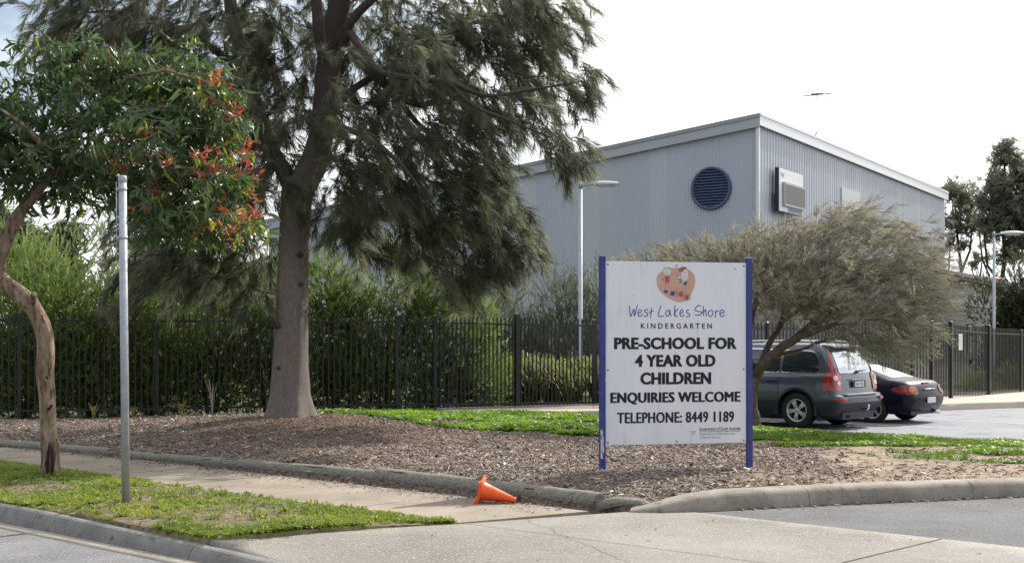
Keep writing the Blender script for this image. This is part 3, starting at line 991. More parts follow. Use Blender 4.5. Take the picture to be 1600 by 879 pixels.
lmask = lambda x, y: np.where(x < 2.4, sm((grass_w(x, y) - .35) / .3), 0) * sm((27.55 + (x + 1.6) * .5 - y - np.where(x > -1.7, 1.05 + .12 * (x + 1.6), .15)) / .15 + .5)
lawn('lush_lawn', GARDEN, 15000, lmask, garden_z, cv, cq, .05, .11, M['lush'], 'bright lush clover lawn between mulch and black fence', 'lawn', 3)
lawn('lush_grass', GARDEN, 7000, lmask, garden_z, gv, gq, .04, .09, M['lush'], 'bright green grass blades standing in the lush lawn', 'grass', 6)
rmask = lambda x, y: np.where(x >= 2.2, sm((grass_w(x, y) - .25) / .5), 0)
lawn('patchy_grass', GARDEN, 17000, rmask, garden_z, gv, gq, .022, .06, M['drygrass'], 'thin patchy grass on bare dirt beside the car park', 'grass', 7)
rmask2 = lambda x, y: np.where(x >= 2.2, sm((grass_w(x, y) - .55) / .3) * sm((fbm(x, y, 1.1, 40) - .40) / .12), 0)
lawn('patchy_clover', GARDEN, 11000, rmask2, garden_z, cv, cq, .03, .075, M['lush'], 'bright clover clumps in the grass to the right of the sign', 'clover', 9)

# fallen leaves and crumbs on the hard surfaces
lit_v = np.array([(-.5, -.16, 0), (.5, -.12, .12), (.5, .13, .05), (-.5, .16, .1)]); lit_q = np.array([(0, 1, 2, 3)])
n = 2200
a = R.uniform(-20, -7.9, n); tt = 9.66 - np.abs(R.normal(0, .17, n)) * np.where(R.uniform(0, 1, n) < .12, 3, 1) - np.where(a < -17.5, (-17.5 - a) * .09, 0)
pos = np.stack([a * U.x + tt * NV.x, a * U.y + tt * NV.y, np.full(n, .012)], 1)
a2 = R.uniform(-22, 0, 260); t2 = R.uniform(6.4, 10.2, 260)
pos2 = np.stack([a2 * U.x + t2 * NV.x, a2 * U.y + t2 * NV.y, np.full(260, .012)], 1)
kp = []
for i in range(900):
    j = random.randrange(8, len(kl) - 1); p = kl[j]
    d = (kl[j + 1] - kl[j - 1]).normalized(); nn = Vector((d.y, -d.x)); q = p + nn * abs(random.gauss(0, .07))
    kp.append((q.x, q.y, drive_z(q.x, q.y) + .012))
pos = np.concatenate([pos, pos2, np.array(kp)])
dirs = np.stack([R.normal(0, .25, len(pos)), R.normal(0, .25, len(pos)), np.ones(len(pos))], 1)
o = scatter('leaf_litter', lit_v, lit_q, pos, dirs, R.uniform(.012, .05, len(pos)), M['chip'], R.uniform(0, .75, len(pos)))
tag(o, 'dry leaf litter and bark crumbs along kerbs and footpath', 'leaf litter', kind='stuff')

# ================================================================== FENCES
def picket_mesh(h, z0):
    b = MB()
    b.box((0, 0, z0 + (h - .05 - z0) / 2), (.025, .025, h - .05 - z0))
    t = .0125
    b.add([(-t, -t, h - .05), (t, -t, h - .05), (t, t, h - .05), (-t, t, h - .05), (0, 0, h)], [(0, 1, 4), (1, 2, 4), (2, 3, 4), (3, 0, 4)])
    return b.mesh('picket', M['black'])
def post_mesh(h, sz=.075):
    b = MB(); b.box((0, 0, h / 2), (sz, sz, h)); b.box((0, 0, h + .008), (sz + .012, sz + .012, .022))
    b.add([(-sz / 2, -sz / 2, h + .02), (sz / 2, -sz / 2, h + .02), (sz / 2, sz / 2, h + .02), (-sz / 2, sz / 2, h + .02), (0, 0, h + .045)], [(0, 1, 4), (1, 2, 4), (2, 3, 4), (3, 0, 4)])
    return b.mesh('post', M['black'])
PK = picket_mesh(2.1, .05); PT = post_mesh(2.16); PTG = post_mesh(2.25, .10)
def fence(name, label, cat, x0, x1, posts, spacing=.118, big=(), group=None):
    a = Vector(x0); c = Vector(x1)
    d = c - a; ln = d.xy.length; rz = math.atan2(d.y, d.x)
    root = thing(name, label, cat, a, rz, group)
    sl = d.z / ln
    n = int(ln / spacing)
    pset = sorted(posts)
    for i in range(n):
        x = (i + .5) * ln / n
        if any(abs(x - p) < .062 for p in pset): continue
        inst('picket', PK, (x, 0, x * sl), parent=root)
    for p in pset:
        inst('post', PTG if p in big else PT, (p, 0, p * sl - .12), parent=root)
    ends = [0.0] + pset + [ln]
    ends = sorted(set(round(e, 3) for e in ends))
    for e0, e1 in zip(ends[:-1], ends[1:]):
        if e1 - e0 < .3: continue
        for z in (.16, 1.92):
            b = MB(); hz = .02
            b.add([(e0 + .037, -.0195, e0 * sl + z - hz), (e1 - .037, -.0195, e1 * sl + z - hz), (e1 - .037, .0195, e1 * sl + z - hz), (e0 + .037, .0195, e0 * sl + z - hz),
                   (e0 + .037, -.0195, e0 * sl + z + hz), (e1 - .037, -.0195, e1 * sl + z + hz), (e1 - .037, .0195, e1 * sl + z + hz), (e0 + .037, .0195, e0 * sl + z + hz)],
                  [(3, 2, 1, 0), (4, 5, 6, 7), (0, 1, 5, 4), (1, 2, 6, 5), (2, 3, 7, 6), (3, 0, 4, 7)])
            b.build('rail', M['black'], root)
    return root
def at_px(x0, x1, px):
    """distance along the fence line at a column of the photograph"""
    a = Vector(x0); c = Vector(x1); k = (px - 800) / 2000; d = (c - a)
    t = (k * a.y - a.x) / (d.x - k * d.y)
    return t * d.xy.length
F0, F1 = (-12.9, 23.95, .1), (-1.66, 27.6, .1)
fence('picket_fence', 'long black steel picket fence in front of the dense green hedge at left', 'fence', F0, F1,
      [at_px(F0, F1, p) for p in (-185, 30, 245, 436, 620)] + [(Vector(F1) - Vector(F0)).xy.length], big=())
G0, G1 = (-1.60, 27.66, .09), (2.0, 29.6, .04)
fence('picket_fence', 'black picket fence panels in front of the strappy grass clumps and utility box', 'fence', G0, G1,
      [at_px(G0, G1, 808), at_px(G0, G1, 928)], spacing=.098, big=(at_px(G0, G1, 808),))
H0, H1 = (2.06, 29.64, .03), (11.46, 35.0, 0)
fence('picket_fence', 'black picket fence running behind the sign and the parked cars', 'fence', H0, H1, [2.5, 5.0, 7.6, 10.1], spacing=.118)
J0, J1 = (11.46, 35.02, 0), (12.3, 36.0, 0)
fence('picket_fence', 'narrow fence panel left of the gate with closely set black pickets', 'fence', J0, J1, [.04], spacing=.11, big=(.04,))
g0, g1 = (12.34, 36.05, 0), (14.34, 38.45, -.08)
gt = fence('picket_gate', 'black steel picket gate with a white notice fixed on it', 'gate', g0, g1, [.05, 3.06], spacing=.118, big=(.05, 3.06))
b = MB(); b.box((1.5, -.035, 1.0), (.10, .05, .14)); b.box((1.5, -.07, 1.02), (.02, .03, .12)); b.build('latch', M['black'], gt)
K0, K1 = (14.4, 38.53, -.08), (20.5, 45.5, -.2)
fence('picket_fence', 'black picket fence right of the gate in front of the dark shrub', 'fence', K0, K1, [2.55, 5.1, 7.6], spacing=.118)

# notice on the gate, tall sign on the building behind
d = Vector(g1) - Vector(g0); rz = math.atan2(d.y, d.x)
q = P(1501, 36.45, 0)
nb = thing('gate_notice', 'white printed notice hanging on the black gate', 'notice', (q.x - .02, 36.4, 1.35), rz)
b = MB(); b.box((0, 0, .23), (.28, .006, .46)); b.build('sheet', M['white'], nb)
b = MB()
for i in range(9): b.box((-.01 + (i % 3) * .008, -.0055, .40 - i * .043), (.20 - (i % 4) * .02, .003, .008))
b.build('print_lines', M['inkgrey2'], nb)

# ================================================================== STREET FURNITURE
# bare galvanised sign pole on the verge
D = 12.68; q = P(197, D, 0)
pole = thing('sign_pole', 'bare galvanised steel pole standing on the grass verge', 'pole', (q.x, q.y, .02))
H = (790 - 281) / 2000 * D
b = MB(); b.tube([(0, 0, -.2), (-.018, 0, H / 2), (-.036, 0, H)], .039, n=20); b.build('pole_shaft', M['galv'], pole)
b = MB(); b.lathe([(.0395, 0), (.0425, .002), (.0425, .055), (.038, .066), (.02, .070), (0.001, .071)], 20, c=(-.036, 0, H - .045)); b.build('cap', M['galvlight'], pole)
for z in (H - .11, H - .59):
    b = MB(); b.lathe([(.0395, -.014), (.0445, -.013), (.0445, .013), (.0395, .014)], 20, c=(-.036 * z / H, 0, z))
    b.box((-.036 * z / H - .050, -.012, z), (.022, .018, .034)); b.tube([(-.095 + .02, -.012, z), (-.045, -.012, z)], .005, n=6)
    b.build('clamp', M['galv'], pole)
b = MB(); b.tube([(-.092, -.012, H - .04), (-.088, -.012, H - .80)], .0055, n=6); b.build('cable', M['galvlight'], pole)

# fallen traffic cone
q = Vector((-.325, 12.93, .005))
cone = thing('traffic_cone', 'faded orange traffic cone lying on its side against the log', 'traffic cone', q)
# axis points right and a little towards the camera
b = MB()
ax_dir = Vector((.955, -.13, -.255)).normalized()
rot = Vector((0, 0, 1)).rotation_difference(ax_dir).to_matrix()
hb, hc, rb, rtp = .035, .43, .118, .028
prof = [(rb - .004, hb), (rb - .008, hb + .012), (.103, hb + .02), (.090, .12), (.071, .215), (.048, .33), (.034, .395), (.036, .41), (.033, .43), (.024, .432), (.022, .40), (.08, .1)]
b.lathe(prof, 36)
off = Vector((0, 0, .142))
b.v = [tuple(rot @ Vector(p) + off) for p in b.v]
b.build('cone_body', M['orange'], cone)
b = MB()
# square base slab with cut corners
s = .145; cc = .03
ring = [(s, -s + cc), (s, s - cc), (s - cc, s), (-s + cc, s), (-s, s - cc), (-s, -s + cc), (-s + cc, -s), (s - cc, -s)]
b.add([(x, y, 0) for x, y in ring] + [(x, y, hb * .7) for x, y in ring] + [(x * .94, y * .94, hb) for x, y in ring],
      [tuple(range(7, -1, -1)), tuple(range(16, 24))] + [(i, (i + 1) % 8, 8 + (i + 1) % 8, 8 + i) for i in range(8)] + [(8 + i, 8 + (i + 1) % 8, 16 + (i + 1) % 8, 16 + i) for i in range(8)])
for sx in (-1, 1):
    for sy in (-1, 1):
        b.box((sx * .115, sy * .115, -.008), (.045, .045, .018))
rz45 = Matrix.Rotation(rad(4), 3, 'Z')
b.v = [tuple(rot @ (rz45 @ Vector(p)) + off) for p in b.v]
b.build('cone_base', M['orange'], cone)
cone.scale = (.88, .88, .88)

# street lights
def street_light(px, D, pytop, label, armlen, rz=0.0, zb=0.0):
    q = P(px, D, zb)
    H = EYE + (530 - pytop) * D / 2000 - zb
    r = thing('street_lamp', label, 'street lamp', q, rz, 'grey lamp posts around the car park')
    b = MB(); b.tube([(0, 0, -.1), (0, 0, 1.2), (0, 0, 1.22), (0, 0, H)], [.075, .075, .062, .045], n=14); b.build('pole_shaft', M['galvlight'], r)
    b = MB(); b.tube([(0, 0, H - .06), (.2, 0, H - .03), (.34, 0, H - .02)], .024, n=8); b.lathe([(.05, -.12), (.055, -.12), (.055, .02), (.03, .045), (0, .05)], 14, c=(0, 0, H)); b.build('arm', M['galvlight'], r)
    b = MB(); n = 16; secs = []
    for f, wv, ht, hb_ in ((.24, .04, .05, .02), (.30, .075, .065, .03), (.45, .125, .085, .05), (.62, .14, .09, .06), (.82, .13, .078, .055), (.98, .09, .055, .04), (armlen, .03, .025, .02)):
        secs.append([(f, wv * math.cos(2 * math.pi * k / n), H + (ht if math.sin(2 * math.pi * k / n) > 0 else hb_) * math.sin(2 * math.pi * k / n) - .02 + (f - .24) * .03) for k in range(n)])
    V = [p for s_ in secs for p in s_]
    b.add(V, [(i * n + k, i * n + (k + 1) % n, (i + 1) * n + (k + 1) % n, (i + 1) * n + k) for i in range(len(secs) - 1) for k in range(n)] + [tuple(range(n)), tuple((len(secs) - 1) * n + k for k in range(n - 1, -1, -1))], smooth=True)
    b.build('lamp_head', M['lamp'], r)
    b = MB(); b.box((.70, 0, H - .065), (.46, .17, .03)); b.build('lens', M['lens'], r)
    return r
street_light(907, 34.7, 287, 'slim grey street lamp left of the sign, in front of the gym wall', 1.06)
street_light(1553, 46.0, 364, 'taller grey lamp post at right beside the dark shrub', 1.3, zb=-.02)

# utility box behind the fence
q = P(748, 29.9, 0)
ub = thing('utility_box', 'dark green metal utility box on the ground behind the black fence', 'utility box', q, rad(22))
b = MB(); b.box((0, 0, .31), (.46, .34, .62)); b.build('cabinet', material('box_dark_green', (.055, .06, .05), (.075, .08, .065), 5, .55, coords='obj'), ub)
b = MB(); b.box((0, -.005, .635), (.50, .39, .03)); b.build('lid', material('box_lid_grey', (.20, .20, .18), rough=.5), ub)
b = MB(); b.box((-.10, -.178, .33), (.09, .016, .16)); b.build('handle', M['black'], ub)

# ================================================================== THE SIGN
L0 = Vector((1.065, 15.1)); L1 = Vector((2.875, 15.5))
dv = L1 - L0; SW = dv.length; srz = math.atan2(dv.y, dv.x)
sign = thing('notice_board', 'large white kindergarten sign board held between two blue posts in the mulch', 'sign', (L0.x, L0.y, .03), srz)
for k, (x, lean) in enumerate(((0, .0), (SW, -.012))):
    b = MB()
    h = 2.60
    b.tube([(x, 0, -.35), (x + lean, 0, h)], .0325 * 1.414, n=4, smooth=False)
    # square tube: turn the four-sided prism by 45 degrees
    V = []
    for p in b.v:
        cx = x + (lean * (p[2] + .35) / (h + .35)); a = math.atan2(p[1], p[0] - cx) + math.pi / 4
        V.append((cx + .046 * math.cos(a), .046 * math.sin(a), p[2]))
    b.v = V
    po = b.build('post', M['blue'], sign)
    c = MB(); c.box((x + lean, 0, h + .006), (.074, .074, .02)); c.build('post_cap', material('post_cap_grey', (.30, .33, .42), rough=.5) if k == 0 else bpy.data.materials['post_cap_grey'], po)
# worn patches near the foot of the left post
po = [c for c in sign.children if c.name.startswith('post')][0]
b = MB()
for z0, z1, w0 in ((.29, .50, .9), (.45, .56, .5), (.22, .31, .55), (-.02, .10, .75)):
    n = 7; up = []
    for i in range(n):
        f = i / (n - 1)
        a_ = -.0325 + .065 * w0 * (.5 + .5 * mnoise.noise(Vector((i * 1.3, z0 * 9, 0)))) + .012
        up.append((max(-.031, min(.031, a_)), z0 + (z1 - z0) * f))
    V = [(-.031, -.0345, z) for _, z in up] + [(x, -.0345, z) for x, z in up]
    b.add(V, [(i, n + i, n + i + 1, i + 1) for i in range(n - 1)])
b.build('flaked_paint', M['chipped'], po)
BX0, BX1, BZ0, BZ1 = .036, SW - .048, .375, 2.545
bw = (BX1 - BX0)
b = MB(); b.box(((BX0 + BX1) / 2, -.0, (BZ0 + BZ1) / 2), (bw, .022, BZ1 - BZ0))
panel = b.build('panel', M['board'], sign)
b = MB()
for x in (BX0 + .03, (BX0 + BX1) / 2, BX1 - .03):
    for z in (BZ0 + .03, (BZ0 + BZ1) / 2 - .2, BZ1 - .04):
        if abs(x - (BX0 + BX1) / 2) < .1 and abs(z - 1.3) < .2: continue
        b = MB(); b.lathe([(.0, -.0165), (.009, -.016), (.011, -.0115)], 8, axis='y', c=(x, 0, z)); b.build('screw', M['inkgrey'], sign)
YF = -.0125
def bx(px): return BX0 + (px - 945.5) / (1167 - 945.5) * bw
def bz(py): return BZ0 + (695 - py) / (695 - 410) * (BZ1 - BZ0)

def text_line(body, px0, px1, py0, py1, mat, bold=.0, sp=1.0, cap=None, y=YF, shear=0, parent=None, bx=bx, bz=bz, strike=0.0):
    cu = bpy.data.curves.new('lettering', 'FONT')
    cu.body = body; cu.size = 1.0; cu.offset = bold; cu.space_character = sp; cu.resolution_u = 3; cu.shear = shear
    tmpo = link(bpy.data.objects.new('lettering', cu))
    bpy.context.view_layer.update()
    me = bpy.data.meshes.new_from_object(tmpo.evaluated_get(bpy.context.evaluated_depsgraph_get()))
    bpy.data.objects.remove(tmpo)
    n = len(me.vertices); co = np.empty(n * 3, np.float32); me.vertices.foreach_get('co', co); co = co.reshape(-1, 3)
    x0, x1 = co[:, 0].min(), co[:, 0].max(); z0, z1 = co[:, 1].min(), co[:, 1].max()
    X0, X1, Z1, Z0 = bx(px0), bx(px1), bz(py0), bz(py1)
    c2 = np.empty_like(co)
    c2[:, 0] = X0 + (co[:, 0] - x0) / (x1 - x0) * (X1 - X0)
    c2[:, 2] = Z0 + (co[:, 1] - z0) / (z1 - z0) * (Z1 - Z0)
    c2[:, 1] = y - .001
    me.vertices.foreach_set('co', c2.ravel()); me.update()
    if strike:
        bm = bmesh.new()
        for k, (sh_, sv_) in enumerate(((-strike, -.2 * strike), (-strike * .5, .3 * strike), (0, 0), (strike * .5, -.3 * strike), (strike, .2 * strike))):
            m2 = me.copy(); m2.transform(Matrix.Translation((sh_, -.0003 * k, sv_))); bm.from_mesh(m2); bpy.data.meshes.remove(m2)
        bm.to_mesh(me); bm.free()
    me.materials.clear(); me.materials.append(mat)
    o = link(bpy.data.objects.new('lettering', me)); o.parent = parent or panel
    return o
text_line('PRE-SCHOOL FOR', 959.5, 1151, 528.5, 546.5, M['ink'], .018, 1.04, strike=.007)
text_line('4 YEAR OLD', 991.5, 1117, 555.5, 574, M['ink'], .018, 1.04, strike=.007)
text_line('CHILDREN', 1000, 1110, 583, 601.5, M['ink'], .018, 1.04, strike=.007)
text_line('ENQUIRIES WELCOME', 954, 1157, 614, 632.5, M['ink'], 0, 1.06, strike=.009)
text_line('TELEPHONE: 8449 1189', 964, 1147, 645, 661.5, M['ink'], 0, 1.06, strike=.006)
text_line('KINDERGARTEN', 1000, 1112, 506, 514.5, M['ink'], .018, 1.55)
text_line('Government of South Australia', 1092, 1158, 669.5, 674.6, M['inkgrey'], .014)
text_line('Department of Education and', 1092.5, 1148, 677.8, 682.8, M['inkgrey2'], 0)
text_line("Children's Services", 1092.5, 1126, 683.4, 687.4, M['inkgrey2'], 0)
b = MB(); b.box(((bx(1092) + bx(1158)) / 2, YF - .001, bz(676.2)), (bx(1158) - bx(1092), .002, .005)); b.build('rule', M['inkgrey'], panel)

def stroke(b, pts, wd, y=YF - .0012, closed=False, smooth=True):
    """flat printed pen line through photo-pixel points on the board"""
    p = [Vector((bx(a), bz(c))) for a, c in pts]
    if smooth and len(p) > 2: p = resample([(q.x, q.y) for q in p], .006)
    n = len(p); V = []
    for i in range(n):
        a = p[max(0, i - 1)]; c = p[min(n - 1, i + 1)]; d = (c - a)
        if d.length < 1e-9: d = Vector((1, 0))
        d.normalize(); nn = Vector((-d.y, d.x)) * wd / 2
        V.append((p[i].x - nn.x, y, p[i].y - nn.y)); V.append((p[i].x + nn.x, y, p[i].y + nn.y))
    b.add(V, [(2 * i, 2 * i + 2, 2 * i + 3, 2 * i + 1) for i in range(n - 1)])
def zp(x, y):      # point read off the enlarged logo crop
    return (960 + x / 7.325, 410 + y / 7.325)
def disc(b, pts, y):
    V = [(bx(a), y, bz(c)) for a, c in pts]
    b.add(V, [tuple(range(len(V)))])
# handwriting
b = MB()
W_ = .0105
for s_ in ([(165, 505), (178, 625), (215, 545), (222, 620), (255, 495)],
           [(262, 590), (300, 575), (290, 550), (268, 560), (262, 600), (285, 625), (318, 600)],
           [(378, 552), (345, 548), (338, 575), (370, 590), (366, 620), (330, 625)],
           [(418, 525), (405, 645)], [(385, 585), (440, 560)],
           [(525, 500), (494, 618), (556, 618)],
           [(628, 560), (600, 555), (580, 590), (590, 622), (615, 610), (628, 560), (632, 600), (642, 625)],
           [(685, 500), (678, 625)], [(720, 540), (684, 585), (712, 638)],
           [(742, 592), (778, 575), (768, 550), (748, 560), (742, 600), (765, 625), (795, 605)],
           [(850, 552), (825, 552), (822, 580), (855, 598), (852, 622), (815, 628)],
           [(985, 505), (950, 500), (915, 550), (950, 565), (1000, 575), (975, 605), (918, 608)],
           [(1012, 505), (1018, 620)], [(1018, 575), (1040, 548), (1048, 620)],
           [(1095, 552), (1072, 575), (1080, 618), (1110, 618), (1125, 585), (1112, 555), (1095, 552)],
           [(1150, 560), (1158, 590), (1150, 635)], [(1156, 590), (1170, 560), (1195, 560)],
           [(1210, 592), (1255, 575), (1240, 548), (1215, 558), (1208, 600), (1232, 625), (1265, 605)]):
    stroke(b, [zp(*q_) for q_ in s_], W_)
b.build('lettering', M['inkblue'], panel, label='blue handwritten school name')
# logo
blob = resample([(620, 80), (700, 65), (800, 72), (880, 110), (918, 180), (912, 270), (880, 350), (850, 410), (790, 452), (720, 460), (640, 430), (560, 380), (500, 310), (475, 230), (490, 150), (545, 105), (620, 80)], 14)
b = MB(); disc(b, [zp(p.x, p.y) for p in blob][:-1], YF - .0010); b.build('logo_blob', M['peach'], panel)
def circ(cx, cy, rx, ry, n=18, rt_=0): return [zp(cx + rx * math.cos(t) * math.cos(rt_) - ry * math.sin(t) * math.sin(rt_), cy + rx * math.cos(t) * math.sin(rt_) + ry * math.sin(t) * math.cos(rt_)) for t in [2 * math.pi * k / n for k in range(n)]]
b = MB(); disc(b, circ(595, 112, 50, 46), YF - .0016); disc(b, circ(797, 148, 46, 76), YF - .0016); disc(b, circ(733, 178, 22, 18), YF - .0016); disc(b, circ(740, 222, 20, 18), YF - .0016); b.build('logo_faces', M['face'], panel)
b = MB(); disc(b, [zp(*q_) for q_ in ((572, 165), (622, 165), (618, 238), (572, 238))], YF - .0016); disc(b, circ(755, 95, 32, 20), YF - .0021); disc(b, circ(785, 70, 36, 16), YF - .0023)
disc(b, circ(752, 370, 26, 30), YF - .0016); disc(b, circ(822, 408, 24, 30), YF - .0016); disc(b, circ(552, 205, 9, 12), YF - .0016); b.build('logo_pink', M['pinkink'], panel)
b = MB(); disc(b, [zp(*q_) for q_ in ((826, 218), (818, 268), (778, 258), (790, 238))], YF - .0018); disc(b, circ(658, 362, 25, 26), YF - .0016); disc(b, circ(580, 342, 20, 18), YF - .0016)
b.build('logo_navy', M['navyink'], panel)
b = MB(); w1 = .0026
yy = YF - .0026
def st(pts, wd=w1, **k): stroke(b, [zp(*q_) for q_ in pts], wd, yy, **k)
def ring(cx, cy, rx, ry): st([(cx + rx * math.cos(t), cy + ry * math.sin(t)) for t in [2 * math.pi * k / 14 for k in range(15)]])
ring(595, 112, 50, 46); ring(797, 148, 46, 76); ring(733, 178, 22, 18); ring(740, 222, 20, 18)
st([(560, 75), (600, 66), (640, 75)], .006); st([(575, 100), (585, 98)], .005, smooth=False); st([(603, 98), (612, 100)], .005, smooth=False); st([(575, 125), (592, 138), (610, 124)])
st([(778, 128), (784, 126)], .005, smooth=False); st([(812, 126), (818, 128)], .005, smooth=False); st([(780, 160), (797, 180), (818, 162)])
st([(575, 238), (566, 335)], smooth=False); st([(598, 240), (650, 340)], smooth=False); st([(782, 262), (758, 350)], smooth=False); st([(806, 266), (816, 390)], smooth=False)
st([(645, 140), (690, 132), (722, 160)]); st([(552, 190), (570, 180)], smooth=False)
st([(735, 195), (745, 205), (728, 208), (760, 215), (735, 232), (765, 235)], .007)
for cx, cy, r0_, r1_, nn_ in ((658, 362, 26, 52, 12), (752, 370, 28, 55, 12), (822, 408, 26, 56, 12), (580, 342, 18, 34, 9)):
    for k in range(nn_):
        t = 2 * math.pi * k / nn_ + .3 * math.sin(k * 5.1)
        st([(cx + r0_ * math.cos(t), cy + r0_ * math.sin(t)), (cx + r1_ * math.cos(t), cy + r1_ * math.sin(t) * .95)], .0028, smooth=False)
st([(680, 310), (705, 298), (712, 318), (690, 335), (715, 345), (700, 365)])
b.build('logo_pen_lines', M['inkgrey'], panel)
# small government emblem
b = MB()
def ep(x, y): return (1050 + x / 9.77, 660 + y / 9.77)
for s_ in ([(276, 162), (300, 150), (296, 172), (310, 190)], [(290, 145), (304, 180)], [(354, 162), (334, 150), (340, 172), (326, 190)], [(342, 145), (330, 180)], [(300, 195), (318, 210), (336, 195)]):
    stroke(b, [ep(*q_) for q_ in s_], .006)
b.build('emblem', M['inkgrey2'], panel)
# small dings on the board
b = MB()
for px_, py_, rr in ((1149, 419.5, .011), (987, 462, .006), (1055, 552.5, .007), (1124, 592, .004), (961, 512, .003)):
    b = MB(); b.lathe([(0.0001, YF - .0014), (rr * .7, YF - .0014), (rr, YF - .0010)], 7, axis='y', c=(bx(px_), 0, bz(py_))); b.build('dent', M['inkgrey2'], panel)

# ================================================================== THE GYM
GC = Vector((9.57, 50.0))                      # the near corner
LD = Vector((-.848, .53)); RD = Vector((.53, .848))
def prof_pts(wd, pitch, depth):
    """x,offset pairs of a trapezoidal rib profile"""
    o = []; x = 0.0
    while x < wd - 1e-6:
        o += [(x, 0), (x + pitch * .38, 0), (x + pitch * .5, depth), (x + pitch * .88, depth)]
        x += pitch
    o.append((wd, 0))
    return o
def clad(parent, origin, d, nrm, length, sheetw, pitch, depth, z0, ztop, mat):
    n = int(round(length / sheetw)); sheetw = length / n
    npit = max(1, round(sheetw / pitch)); pitch = sheetw / npit
    pp_ = prof_pts(sheetw, pitch, depth)
    for i in range(n):
        V = []
        s0 = i * sheetw
        jig = random.uniform(-.002, .002)
        for x, o in pp_:
            q = origin + d * (s0 + x) + nrm * (o + .012 + jig)
            V.append((q.x, q.y, z0)); V.append((q.x, q.y, ztop(s0 + x)))
        b = MB()
        b.add(V, [(2 * k, 2 * k + 2, 2 * k + 3, 2 * k + 1) for k in range(len(pp_) - 1)])
        b.build('cladding_sheet', random.choice((mat, mat, M['wall_c2'], M['wall_c3'])), parent, world=True)
gym = thing('gym_building', 'tall grey-blue steel clad gym hall with sloping roof behind the sign', 'building', (GC.x, GC.y, 0))
LL, RL, HZ = 25.5, 30.0, 10.4
nl = Vector((-.53, -.848)); nr = Vector((.848, -.53))
lt = lambda s_: HZ - .30 - .112 * s_
rt_ = lambda s_: HZ - .30 - .004 * s_
# body
c0 = GC; c1 = GC + LD * LL; c2 = c1 + RD * RL; c3 = GC + RD * RL
b = MB()
zl = HZ - .112 * LL
b.add([(c0.x, c0.y, 0), (c1.x, c1.y, 0), (c2.x, c2.y, 0), (c3.x, c3.y, 0), (c0.x, c0.y, HZ - .3), (c1.x, c1.y, zl - .3), (c2.x, c2.y, zl - .3), (c3.x, c3.y, HZ - .3)],
      [(0, 4, 5, 1), (1, 5, 6, 2), (2, 6, 7, 3), (3, 7, 4, 0)])
b.build('wall', M['wall_cl'], gym, world=True)
clad(gym, GC, LD, nl, LL, .78, .13, .024, 0, lt, M['wall_cl'])
clad(gym, GC, RD, nr, RL, .62, .31, .028, 0, rt_, M['wall_cr'])
b = MB()
e = .18
o0 = GC + nl * e + nr * e; o1 = GC + LD * (LL + .1) + nl * e; o2 = c2 - nl * .1 + LD * .1; o3 = GC + RD * (RL + .1) + nr * e
for (p, z) in ((0, 0),):
    V = [(o0.x, o0.y, HZ), (o1.x, o1.y, HZ - .112 * (LL + .1)), (o2.x, o2.y, HZ - .112 * (LL + .1)), (o3.x, o3.y, HZ)]
    b.add(V + [(x, y, z_ - .06) for x, y, z_ in V], [(0, 3, 2, 1), (4, 5, 6, 7), (0, 1, 5, 4), (1, 2, 6, 5), (2, 3, 7, 6), (3, 0, 4, 7)])
b.build('roof', M['roof'], gym, world=True)
def fascia(p0, p1, za, zb, th, hgt, name='fascia', mat=M['fascia'], nrm=nl):
    b = MB()
    q0 = p0 - nrm * th; q1 = p1 - nrm * th
    V = [(p0.x, p0.y, za - hgt), (p1.x, p1.y, zb - hgt), (p1.x, p1.y, zb), (p0.x, p0.y, za), (q0.x, q0.y, za - hgt), (q1.x, q1.y, zb - hgt), (q1.x, q1.y, zb), (q0.x, q0.y, za)]
    b.add(V, [(0, 1, 2, 3), (5, 4, 7, 6), (3, 2, 6, 7), (4, 5, 1, 0), (0, 3, 7, 4), (1, 5, 6, 2)])
    b.build(name, mat, gym, world=True)
sl = .112 * (LL + .2)
pA = GC + nl * (e + .02) + nr * (e - .003); pB = GC + LD * (LL + .2) + nl * (e + .02)
fascia(pA, pB, HZ - .12, HZ - .12 - sl, .05, .36)
fascia(pA + nl * .03, pB + nl * .03, HZ + .04, HZ + .04 - sl, .09, .155, 'barge_cap', M['roof'])
pC = GC + nl * (e + .01) + nr * (e + .02); pD = GC + RD * (RL + .2) + nr * (e + .02)
fascia(pC, pD, HZ - .05, HZ - .05 - .004 * RL, .05, .38, nrm=nr, mat=M['corner'])
fascia(pC + nr * .03 + nl * .03, pD + nr * .03, HZ + .05, HZ + .05 - .004 * RL, .09, .095, 'barge_cap', M['corner'], nrm=nr)
b = MB()
q = GC + nl * .055 + nr * .055
b.box((q.x - .0, q.y, (HZ - .5) / 2), (.13, .13, HZ - .5), rz=math.atan2(RD.y, RD.x))
b.build('corner_flashing', M['corner'], gym, world=True)
# pale wall panel, part hidden by the bush
def rpt(px, off=0.0):   # point of the right wall seen at a column
    k = (px - 800) / 2000; t = (k * GC.y - GC.x) / (RD.x - k * RD.y)
    p = GC + RD * t + nr * off
    return p, t
p0, t0 = rpt(1313, .05); p1, t1 = rpt(1341, .05)
zt = EYE + (530 - 292) * p0.y / 2000
b = MB(); m_ = (p0 + p1) / 2; b.box((m_.x, m_.y, zt - 1.3), ((p1 - p0).length, .06, 2.6), rz=math.atan2(RD.y, RD.x)); b.build('wall_panel', material('pale_wall_panel', (.52, .54, .58), (.58, .6, .63), 2, .5), gym, world=True)

